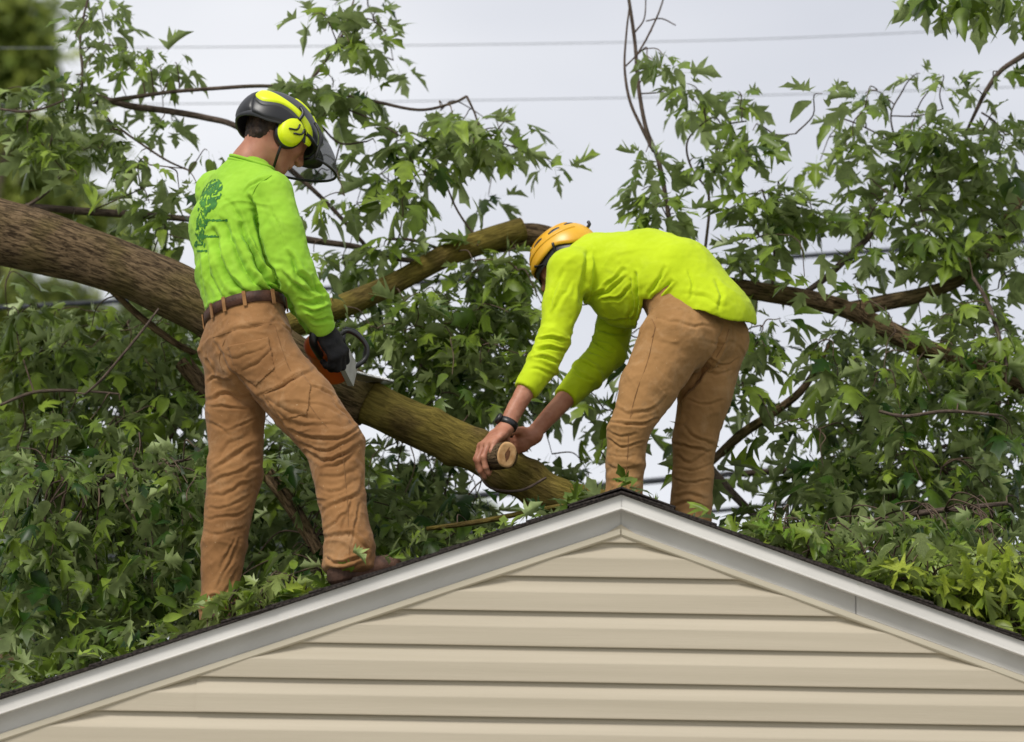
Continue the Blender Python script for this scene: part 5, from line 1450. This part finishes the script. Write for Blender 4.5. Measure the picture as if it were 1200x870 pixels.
LT = [leaf_template(0.25, 0.18, 0.15, 1), leaf_template(-0.20, 0.35, -0.25, 2), leaf_template(0.45, 0.10, 0.3, 3), leaf_template(0.05, 0.5, 0.0, 4), leaf_template(0.7, 0.25, -0.2, 5), leaf_template(-0.35, 0.2, 0.35, 6), leaf_template(1.3, 0.3, 0.2, 7, 0.55), leaf_template(-1.1, 0.5, -0.3, 8, 0.6), leaf_template(0.9, -0.2, 0.5, 9, 0.75), leaf_template(0.4, 0.3, 0.2, 10, 1.0, True), leaf_template(0.5, 0.15, -0.3, 11, 1.1, True), leaf_template(-0.3, 0.45, 0.1, 12, 1.2)]


class Leaves:
    def __init__(self):
        self.pos, self.rot, self.sc, self.tone, self.var, self.hero = [], [], [], [], [], []
    def add(self, p, d, n, s, tone, hero=0.0):
        d = unit(d)
        if abs(p[0]) < 3.8 and p[1] < 8.2:          # keep blades above the roof and behind the rake
            t = p + d * s
            if t[1] < 0.0 and p[2] < ZAP + 0.4: d = unit(np.array([d[0], abs(d[1]) * 0.5, d[2]]))
            t = p + d * s
            if t[2] < zroof(t[0]) + 0.01: d = unit(np.array([d[0], abs(d[1]) + 0.2, max(0.05, -d[2] * 0.2) - np.sign(t[0]) * SL * d[0]]))
        n = n - d * (n @ d); n = unit(n)
        self.pos.append(p); self.rot.append(np.stack([d, np.cross(n, d), n], 1)); self.sc.append(s); self.tone.append(tone)
        self.var.append(int(rng.integers(len(LT)))); self.hero.append(hero)
    def build(self, stuff_name, mat, parent, n_single=0):
        pos, rot, sc = np.array(self.pos), np.array(self.rot), np.array(self.sc)
        tone, var, hero = np.array(self.tone), np.array(self.var), np.array(self.hero)
        single = np.zeros(len(pos), bool)
        if n_single:
            single[np.argsort(-hero)[:n_single]] = True
            cache = {}
            for i in np.where(single)[0]:
                tb_ = int(np.clip(tone[i], 0, 0.999) * 6)
                key = (var[i], tb_)
                if key not in cache:
                    V, T_ = LT[var[i]]; me = mesh_np('leaf', V, T_)
                    a = me.attributes.new('tone', 'FLOAT', 'POINT'); a.data.foreach_set('value', np.full(len(V), (tb_ + 0.5) / 6, np.float32))
                    me.materials.append(mat); cache[key] = me
                o = bpy.data.objects.new('leaf', cache[key]); COL.objects.link(o); o.parent = parent
                mw = Matrix.Identity(4)
                for r_ in range(3):
                    for c_ in range(3): mw[r_][c_] = rot[i][r_][c_] * sc[i]
                    mw[r_][3] = pos[i][r_]
                o.matrix_basis = mw
        vs, ts, tn, off = [], [], [], 0
        for k in range(len(LT)):
            I = np.where((var == k) & ~single)[0]
            if not len(I): continue
            V, T_ = LT[k]
            W = np.einsum('nij,vj->nvi', rot[I] * sc[I][:, None, None], V) + pos[I][:, None]
            vs.append(W.reshape(-1, 3)); nv = len(V)
            ts.append((T_[None] + (np.arange(len(I)) * nv)[:, None, None]).reshape(-1, 3) + off); off += len(I) * nv
            tn.append(np.repeat(tone[I], nv))
        if not vs: return None
        me = mesh_np(stuff_name, np.concatenate(vs), np.concatenate(ts))
        a = me.attributes.new('tone', 'FLOAT', 'POINT'); a.data.foreach_set('value', np.concatenate(tn).astype(np.float32))
        o = link(stuff_name, me, mat, parent); o['kind'] = 'stuff'
        return o


TW = MB()       # all thin twigs of the fallen tree
NODES = np.concatenate(BR)


def twig(a, b, r0=0.0035, r1=0.0018, sag=0.15, mb=None):
    L_ = np.linalg.norm(b - a)
    m1 = a * 0.66 + b * 0.34 + rng.normal(0, 0.07 * L_, 3) + np.array([0, 0, sag * L_]); m2 = a * 0.3 + b * 0.7 + rng.normal(0, 0.05 * L_, 3) + np.array([0, 0, sag * L_])
    pts = catmull([a, m1, m2, b], 4)
    (mb or TW).tube(pts, np.linspace(r0, r1, len(pts)), 5, False)
    return pts


def cluster(Lv, C, n, size, tone, hero=0.0, droop=0.9, spread=1.0, petiole=0.06):
    base = rng.uniform(0, 6.28)
    tilt = rng.normal(0, 0.28, 3)
    for i in range(n):
        az = base + i * 6.283 / n + rng.normal(0, 0.25)
        rad = np.array([math.cos(az), math.sin(az), 0])
        dn = droop * rng.uniform(0.25, 1.25)
        d = unit(rad * rng.uniform(0.6, 1.1) * spread + np.array([0, 0, 0.1 - dn]) + tilt + rng.normal(0, 0.15, 3))
        p = C + unit(rad + np.array([0, 0, rng.uniform(-0.7, 0.3)])) * petiole * rng.uniform(0.3, 1.2)
        nrm = unit(rad * dn * 0.9 + np.array([0, 0, 0.8]) + rng.normal(0, 0.35, 3))
        s = size * (rng.uniform(0.45, 0.75) if rng.random() < 0.25 else rng.uniform(0.8, 1.25))
        Lv.add(p + d * 0.42 * s, d, nrm, s, float(np.clip(tone + rng.normal(0, 0.2), 0, 1)), hero + rng.uniform(0, 0.3))


MAP = """
..23.....34...................
..21.....344......1.1.........
..4431...33.......1.34..11.1..
0344312.443.233....2431.245334
.553321..3.342543.32232.344555
.344222..245521.3.4312412.4565
..2334...355421...65.1254344665
....34...34433233...1.3323256554
33..4....3544455......3121.3444
4434344..4664665..3...312344555
344555.....54664..32.33.3455555
234554.....3466413..441.4555545
4454443.44..1442.24.3.341555554
6665556.66.551.133..3.2455435543
7777777.776666...4..3..4556666655
7777777.776666.......335566666666
7777777.77.555.........4566666666
7777777.77.55............466666666
777777.....................666666
6667.........................66
55............................
"""
rows = [r for r in MAP.split('\n') if r]
FOL = Leaves(); nodes_new = []
for ry, row in enumerate(rows):
    for cx, ch in enumerate(row[:30]):
        if not ch.isdigit() or ch == '0': continue
        dgt = int(ch)
        px0, py0 = cx * 40.0, ry * 40.0
        dense = dgt >= 5 and (py0 >= 440)
        ncl = (dgt * (0.25 if py0 < 400 else 0.36)) if not dense else dgt * 1.1
        if 600 <= px0 < 960 and py0 < 320: ncl *= 0.35
        if 400 <= px0 < 640 and 280 <= py0 < 480: ncl *= 2.1
        if px0 < 120 and 80 <= py0 < 200: ncl *= 1.9
        if px0 >= 1000 and not dense: ncl *= 1.25
        if py0 >= 360 and not dense: ncl *= 1.75
        if px0 < 240 and 360 <= py0 < 560: ncl *= 1.5
        if px0 < 280 and 320 <= py0 < 420: ncl *= 1.6
        if px0 >= 880 and py0 >= 400: ncl *= 1.35
        ncl = int(ncl) + (rng.random() < ncl - int(ncl))
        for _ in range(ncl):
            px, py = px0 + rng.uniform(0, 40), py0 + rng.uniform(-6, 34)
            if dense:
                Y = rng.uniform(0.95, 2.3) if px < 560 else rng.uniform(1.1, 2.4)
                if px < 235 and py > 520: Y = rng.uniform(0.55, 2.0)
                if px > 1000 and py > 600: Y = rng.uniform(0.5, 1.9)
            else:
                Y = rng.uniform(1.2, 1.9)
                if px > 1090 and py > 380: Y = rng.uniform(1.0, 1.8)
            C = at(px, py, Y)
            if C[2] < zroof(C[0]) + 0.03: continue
            tone = 0.55 + rng.normal(0, 0.2) - (0.24 if dense else 0)  # dense low clumps get a darker tone, shade put into the leaf colour
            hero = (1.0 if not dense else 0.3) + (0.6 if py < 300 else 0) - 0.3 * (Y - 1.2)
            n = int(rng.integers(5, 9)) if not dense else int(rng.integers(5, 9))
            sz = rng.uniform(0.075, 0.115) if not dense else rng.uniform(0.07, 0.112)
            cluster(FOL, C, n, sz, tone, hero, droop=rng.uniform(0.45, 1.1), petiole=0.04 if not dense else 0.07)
            dist = np.linalg.norm(NODES - C, axis=1); k = int(np.argmin(dist))
            if dist[k] < 0.55 and (not dense or rng.random() < 0.5): 
                pts = twig(NODES[k], C, 0.0022 + 0.004 * min(dist[k], 0.5), 0.0016)
                if not dense: NODES = np.concatenate([NODES, pts[4::4]])

# hand-placed sprays that show clearly against the sky: (px, py, leaves, size, spread)
HERO = [(403, 30, 5, .085), (425, 52, 6, .10), (447, 50, 7, .105), (412, 66, 5, .105), (392, 18, 3, .07), (440, 26, 4, .07),
        (532, 150, 7, .11), (545, 175, 7, .115), (585, 165, 9, .115), (592, 185, 8, .12), (600, 155, 6, .10), (500, 175, 7, .11), (470, 165, 7, .105), (480, 195, 7, .11), (440, 180, 6, .10), (515, 195, 6, .11), (455, 215, 7, .11), (475, 235, 7, .11),
        (430, 120, 5, .09), (390, 115, 7, .105), (365, 118, 7, .11), (385, 140, 6, .10), (350, 105, 5, .09),
        (765, 82, 5, .09), (785, 95, 6, .10), (805, 110, 6, .105), (812, 128, 5, .10), (778, 78, 4, .08),
        (870, 150, 6, .10), (882, 165, 6, .105), (860, 185, 7, .105), (845, 205, 5, .09), (876, 190, 5, .10), (815, 198, 5, .085), (826, 205, 5, .085),
        (757, 190, 6, .09), (765, 208, 7, .10), (752, 235, 7, .10), (780, 245, 7, .105), (765, 255, 7, .105), (790, 262, 6, .10),
        (905, 232, 7, .11), (915, 250, 8, .115), (885, 240, 7, .11), (938, 265, 8, .105), (955, 270, 6, .10), (900, 275, 7, .11), (885, 282, 6, .10), (870, 255, 5, .10),
        (1010, 165, 6, .10), (1020, 188, 6, .105), (1000, 180, 4, .09), (1014, 122, 3, .06), (1078, 98, 4, .075), (1100, 115, 5, .085), (1105, 100, 3, .07), (1145, 118, 4, .07), (1168, 95, 4, .085),
        (1012, 222, 6, .085), (1005, 240, 6, .085), (1018, 252, 5, .08), (1000, 268, 4, .075), (1020, 310, 5, .085), (1000, 320, 4, .07), (1030, 320, 4, .08), (1000, 345, 5, .09),
        (115, 30, 6, .085), (125, 8, 5, .09), (118, 48, 3, .06), (150, 68, 4, .07), (160, 85, 5, .08), (130, 70, 5, .075), (190, 90, 5, .11), (205, 85, 4, .11), (187, 155, 6, .10), (165, 190, 7, .105), (145, 170, 6, .09), (172, 68, 3, .065),
        (190, 275, 6, .085), (185, 295, 6, .085), (200, 260, 6, .09), (175, 250, 6, .085), (210, 235, 6, .09),
        (560, 300, 6, .10), (590, 310, 6, .11), (600, 330, 7, .11), (545, 345, 7, .11), (575, 370, 7, .115), (520, 375, 6, .11), (470, 290, 5, .10), (450, 300, 5, .1),
        (915, 385, 6, .09), (890, 400, 6, .09), (880, 430, 6, .09), (870, 460, 6, .09), (960, 415, 6, .085), (945, 440, 6, .085), (990, 395, 6, .08), (855, 310, 5, .1), (885, 330, 7, .115), (870, 320, 5, .10)]
HERO2 = [(1060, 165), (1090, 155), (1120, 170), (1150, 185), (1180, 165), (1080, 205), (1110, 220), (1150, 225), (1185, 215), (1060, 245), (1090, 268), (1120, 282), (1150, 288), (1100, 305), (1130, 318), (1170, 265), (1190, 295), (1062, 285), (1080, 296), (1140, 250), (1110, 250), (1175, 195), (1195, 250), (1065, 215), (1105, 185), (1160, 310), (1190, 330), (1125, 300), (1095, 290), (1150, 265)]
HERO = HERO + [(x + rng.uniform(-6, 6), y + rng.uniform(-6, 6), 6, 0.085) for x, y in ((15, 120), (40, 140), (60, 150), (30, 168), (75, 115), (10, 145), (85, 95), (70, 178), (95, 160), (50, 120), (98, 120), (80, 140), (45, 175), (90, 185), (110, 140))]
HERO = HERO + [(x + rng.uniform(-8, 8), y + rng.uniform(-8, 8), 7, 0.112) for x, y in HERO2[::2] + HERO2[1::4]]
for (px, py, n, s) in HERO:
    C = at(px, py - 12, rng.uniform(1.35, 1.5))
    cluster(FOL, C, n + 2, s * 1.04, 0.58 + rng.normal(0, 0.15), 3.0, droop=0.8, spread=1.1, petiole=0.03)
    dist = np.linalg.norm(NODES - C, axis=1); k = int(np.argmin(dist))
    if dist[k] < 0.7: twig(NODES[k], C, 0.003, 0.0017)
# a thin litter of leaves right behind the rake on both slopes and round the log
for i in range(330):
    px = rng.uniform(0, 700) if i % 3 else rng.uniform(560, 1000)
    p = on_roof(px, rng.uniform(0.04, 0.7), rng.uniform(0.02, 0.16 if 430 > px or px > 880 else 0.07))
    d = np.array([rng.normal(), rng.normal() * 0.6, rng.normal() * 0.45 + 0.1]); n = rng.normal(0, 0.6, 3) + np.array([0, -0.5, 0.8])
    FOL.add(p, d, n, rng.uniform(0.05, 0.09), float(np.clip(rng.normal(0.5, 0.3), 0, 1)), 0.8)
FOL.build('foliage', MT['leaf'], tree, 290)
o = TW.build('twigs', MT['twig'], tree); o['kind'] = 'stuff'

# ------------------------------------------------------------------ chainsaw
def build_saw():
    saw = thing('chainsaw', 'orange chainsaw with black handles held by the worker in lime green shirt', 'chainsaw')
    f = unit((0.16, 0.95, -0.16)); u0 = np.array([0.15, 0.0, 1.0]); f, l, u = frame(f, u0)
    O = at(386, 417, 0.52)
    rot = np.stack([f, l, u], 1)
    Lc = lambda a, b, c: O + f * a + l * b + u * c
    B = SDF()
    B.bone(Lc(-0.09, 0.005, -0.005), Lc(0.09, 0.005, -0.01), (0.062, 0.052), (0.066, 0.056), l, 0.02, 0.5)
    B.bone(Lc(-0.04, 0.02, 0.035), Lc(0.05, 0.02, 0.03), (0.05, 0.028), None, l, 0.02, 0.6)
    V, Q = sdf_mesh(B, 0.005); link('housing', mesh_np('housing', V, Q), MT['saw_orange'], saw)
    mb = MB(); mb.box(Lc(0.0, 0.03, 0.062), (0.15, 0.075, 0.012), rot); mb.build('top_cover', MT['saw_grey'], saw, False)
    mb = MB(); mb.box(Lc(0.03, -0.064, -0.02), (0.15, 0.02, 0.075), rot); mb.build('clutch_cover', MT['saw_grey'], saw, False)
    mb = MB(); mb.tube(catmull([Lc(-0.09, 0, 0.025), Lc(-0.15, 0, 0.035), Lc(-0.21, 0, 0.0), Lc(-0.20, 0, -0.045), Lc(-0.09, 0, -0.045)], 6), 0.014, 10); mb.build('rear_handle', MT['black'], saw)
    mb = MB(); pa = [at(397, 394, 0.60), at(407, 388, 0.60), at(420, 394, 0.60), at(430, 407, 0.60), at(428, 421, 0.60), at(414, 431, 0.59), at(398, 434, 0.58)]
    mb.tube(catmull(pa, 6), 0.0085, 10); mb.build('front_handle', MT['black'], saw)
    mb = MB(); ga = [at(404, 385, 0.64), at(417, 389, 0.65), at(429, 402, 0.66)]
    mb.tube(catmull(ga, 5), 0.007, 8); mb.tube([ga[0], ga[0] + np.array([-0.01, 0.01, -0.10])], 0.007, 8); mb.tube([ga[2], ga[2] + np.array([-0.004, 0.01, -0.07])], 0.006, 8)
    mb.build('hand_guard', MT['black'], saw)
    # guide bar with rounded nose, chain round its edge
    bo = at(400, 436, 0.60); n = 14
    up = [(0.0, 0.030), (0.38, 0.026)] + [(0.38 + 0.028 * math.sin(a), 0.026 * math.cos(a)) for a in np.linspace(0.1, math.pi - 0.1, n)] + [(0.38, -0.026), (0.0, -0.030), (-0.06, -0.022), (-0.06, 0.022)]
    f = unit((0.34, 0.92, 0.16)); bl = unit(np.array([-0.1, -0.1, 1.0])); bl = unit(bl - f * (bl @ f)); bu = np.cross(f, bl) * -1
    pts = np.array([bo + f * a + bu * b for a, b in up]); m_ = len(pts)
    mb = MB(); v = np.concatenate([pts + bl * 0.003, pts - bl * 0.003]); i = np.arange(m_); j = (i + 1) % m_
    mb.add(v, np.stack([i, j, j + m_, i + m_], 1), [[0, k, k + 1] for k in range(1, m_ - 1)] + [[m_, m_ + k + 1, m_ + k] for k in range(1, m_ - 1)])
    mb.build('guide_bar', MT['steel'], saw, False)
    loop = np.concatenate([pts[:-2], pts[:1]]); dense = []
    for a, b in zip(loop[:-1], loop[1:]):
        k = max(1, int(np.linalg.norm(b - a) / 0.012))
        for t in range(k): dense.append(a + (b - a) * t / k)
    mb = MB(); cen = pts.mean(0)
    for p in dense: mb.box(p + unit(p - cen) * 0.003, (0.009, 0.007, 0.008), rot)
    mb.build('saw_chain', MT['steel'], saw, False)


build_saw()

# ------------------------------------------------------------------ cut block in the bare hands
blk = thing('wood_block', 'short split block of fresh cut wood in the bare hands of the bending worker', 'wood')
nf = unit((0.52, -0.85, -0.10)); fc = at(594, 533, 0.65)
bp = np.array([list(fc - nf * t) + [r_] for t, r_ in ((0.14, 0.044), (0.10, 0.045), (0.05, 0.046), (0.0, 0.046))])
limb_obj('bark', limb_world(catmull(bp, 5), 36, 0.05, 33), MT['bark_trunk'], blk)
cut_face(blk, fc, nf, 0.046, 0.80, 12, True)
cut_face(blk, fc - nf * 0.14, -nf, 0.0435, 1.0, 14, False)

# ------------------------------------------------------------------ overhanging sprig, top right
ob = thing('overhanging_branch', 'leafy branch of another tree hanging into the top right corner', 'branch')
OV = Leaves(); mb = MB()
for (px, py, n, s) in [(1108, -12, 8, .13), (1098, -4, 5, .12), (1122, 0, 6, .13), (1130, 8, 4, .13), (1168, -10, 8, .125), (1160, -4, 5, .12), (1182, -2, 5, .12), (1215, -5, 7, .12), (1205, 15, 4, .10), (1090, -22, 5, .12), (1150, -25, 6, .12)]:
    C = at(px, py - 8, 0.9 + rng.uniform(-0.05, 0.15)); cluster(OV, C, n, s, 0.5, 1.0, droop=1.6, spread=0.8)
    twig(at(1190 + rng.uniform(-40, 40), -90, 1.0), C, 0.004, 0.002, mb=mb)
pp_ = np.array([list(at(px, py, 1.0)) + [r_] for px, py, r_ in ((1020, -80, 0.006), (1120, -95, 0.009), (1250, -110, 0.014), (1500, -60, 0.03), (2050, 250, 0.06))])
limb_obj('branch', limb_world(catmull(pp_, 6), 12, 0.06, 9), MT['bark_thin'], ob)
tp = pp_[-1]
limb_obj('trunk', limb_world(catmull(np.array([[tp[0] + 0.05, tp[1], -0.2, 0.2], [tp[0], tp[1] + 0.05, 2.5, 0.16], [tp[0], tp[1], tp[2] + 0.4, 0.10]]), 8), 24, 0.05, 10), MT['bark_trunk'], ob)
OV.build('foliage', MT['leaf'], ob, 40)
o = mb.build('twigs', MT['twig'], ob); o['kind'] = 'stuff'

# ------------------------------------------------------------------ cut branches lying on the right rake
def pile(name, label, spots, mat, tone, n_single, seed):
    ro = thing(name, label, 'branch')
    Lv = Leaves(); mb = MB()
    for (px, Y, h, n, s) in spots:
        C = on_roof(px, Y, h); cluster(Lv, C, n, s, tone + rng.normal(0, 0.12), 1.0 + h - Y, droop=0.9, spread=1.1)
        q = on_roof(px + rng.uniform(-25, 60), Y + rng.uniform(0.1, 0.3), 0.03)
        twig(q, C, 0.004, 0.002, 0.2, mb)
    Lv.build('foliage', mat, ro, n_single)
    o = mb.build('twigs', MT['twig'], ro); o['kind'] = 'stuff'
    return ro


sp = []
for i in range(150):
    px = 1030 + 190 * rng.random() ** 0.8
    top = 0.04 + 0.30 * np.clip((px - 1020) / 130, 0, 1)
    Y = rng.uniform(0.07, 0.55)
    sp.append((px, Y, rng.uniform(0.02, top), int(rng.integers(3, 6)), rng.uniform(0.07, 0.115)))
pile('leafy_branch', 'pile of yellow green leafy twigs on the roof edge at far right', sp, MT['leaf_lime'], 0.62, 120, 1)
sp = []
for i in range(26):
    px = rng.uniform(880, 960); sp.append((px, rng.uniform(0.05, 0.3), rng.uniform(0.03, 0.16), int(rng.integers(3, 6)), rng.uniform(0.06, 0.09)))
pile('leafy_twig', 'bright green leafy twig hanging over the white rake right of the ridge', sp, MT['leaf_lime'], 0.12, 40, 2)
sp = []
for i in range(24):
    px = rng.uniform(240, 330); sp.append((px, rng.uniform(0.02, 0.22), rng.uniform(0.02, 0.11), int(rng.integers(3, 5)), rng.uniform(0.05, 0.08)))
pile('leafy_twig', 'small green leafy twig on the roof edge at the feet of the sawing worker', sp, MT['leaf_lime'], 0.15, 30, 3)
sp = []
for i in range(70):
    px = rng.uniform(940, 1080); sp.append((px, rng.uniform(0.05, 0.7), rng.uniform(0.02, 0.22), int(rng.integers(3, 6)), rng.uniform(0.06, 0.10)))
pile('leafy_branch', 'dull green wilted leafy branch on the right roof slope beside the ridge', sp, MT['leaf'], 0.75, 60, 4)

# ------------------------------------------------------------------ wires and poles
def cable(pts, r, label, mat, Y):
    P = np.array([at(px, py, Y) for px, py in pts]); P = np.concatenate([[P[0] + (P[0] - P[1]) * 12], P, [P[-1] + (P[-1] - P[-2]) * 12]])
    P = catmull(P, 10); mb = MB(); mb.tube(P, r, 8)
    o = mb.build('power_line', mat); tag(o, label, 'cable', 'overhead lines')
    return P


Yw = 4.5
c1 = cable([(-900, 40), (-300, 55), (130, 56), (720, 50), (1075, 38), (1500, 12), (2100, -40)], 0.0023, 'uppermost thin grey overhead wire across the sky', MT['wire'], Yw)
c2 = cable([(-900, 112), (-300, 122), (190, 122), (720, 115), (1050, 107), (1500, 88), (2100, 45)], 0.0023, 'second thin grey overhead wire below the top one', MT['wire'], Yw)
c3 = cable([(-900, 395), (-300, 377), (0, 361), (420, 336), (840, 307), (1080, 291), (1500, 262), (2100, 215)], 0.0125, 'thick dark overhead cable behind the yellow shirt', MT['cable'], Yw)
c4 = cable([(-900, 640), (-300, 622), (100, 606), (500, 585), (900, 552), (1040, 538), (1500, 490), (2100, 420)], 0.015, 'thick dark low cable behind the leaves right of the bending worker', MT['cable'], Yw)
c5 = cable([(-900, 690), (-300, 674), (100, 655), (500, 628), (850, 598), (1200, 563), (1500, 530), (2100, 455)], 0.011, 'lowest dark cable just above the right roof slope', MT['cable'], Yw)

# ------------------------------------------------------------------ trees far behind, out of focus
def far_tree(label, base_px, Y, blobs, mat, tone, size, seed):
    ft = thing('background_tree', label, 'tree', 'trees behind the house')
    Lv = Leaves()
    b0 = at(base_px, 500, Y); x0 = b0[0]
    tops = [at(px, py, Y) for px, py, *_ in blobs]
    zt = np.mean([t[2] for t in tops])
    limb_obj('trunk', limb_world(catmull(np.array([[x0, Y + 0.1, -0.3, 0.28], [x0 + 0.1, Y, zt * 0.45, 0.2], [x0, Y + 0.1, zt, 0.1]]), 8), 18, 0.05, seed), MT['bark_trunk'], ft)
    for (px, py, rx, ry, ncl) in blobs:
        c = at(px, py, Y)
        limb_obj('limb', limb_world(catmull(np.array([[x0, Y + 0.1, zt * 0.6, 0.07], list((c + np.array([x0, Y, zt * 0.7])) / 2) + [0.05], list(c) + [0.02]]), 5), 8, 0.05, seed), MT['bark_thin'], ft)
        for _ in range(ncl):
            v = rng.normal(0, 1, 3); v = v / np.linalg.norm(v) * rng.random() ** 0.33
            C = at(px + v[0] * rx, py + v[2] * ry, Y + v[1] * rx / 200.0)
            cluster(Lv, C, int(rng.integers(5, 9)), size * rng.uniform(0.7, 1.3), tone + rng.normal(0, 0.15), 0, droop=0.7, petiole=0.22)
    o = Lv.build('crown', mat, ft)
    return ft


far_tree('blurred dark green tree crown in the top left corner far behind', -60, 26.0, [(0, 22, 42, 42, 50), (30, 78, 34, 26, 30), (10, 55, 30, 40, 28), (-40, 100, 50, 60, 40), (20, 8, 30, 24, 22)], MT['leaf_far'], 0.75, 0.24, 71)
far_tree('blurred yellow green tree behind the trunk at left edge', -20, 30.0, [(20, 190, 52, 50, 75), (50, 160, 50, 30, 40), (60, 230, 50, 28, 45), (-20, 250, 60, 60, 60), (20, 170, 30, 30, 25), (110, 250, 36, 22, 22), (135, 280, 30, 20, 14)], MT['leaf_far'], 0.8, 0.28, 72)
far_tree('blurred light green shrub below the trunk at left edge', 20, 28.0, [(10, 380, 40, 40, 45), (45, 420, 40, 45, 50), (20, 460, 40, 26, 35), (80, 385, 34, 30, 26), (0, 520, 60, 50, 60), (30, 345, 70, 36, 60), (120, 372, 60, 30, 45), (185, 400, 50, 30, 35)], MT['leaf_far'], 0.75, 0.28, 73)
far_tree('blurred dark shrub low behind the legs of the sawing worker', 260, 18.0, [(120, 640, 150, 90, 200), (330, 600, 110, 80, 120), (480, 610, 90, 50, 80), (200, 560, 60, 40, 40)], MT['leaf_far'], 0.0, 0.26, 74)
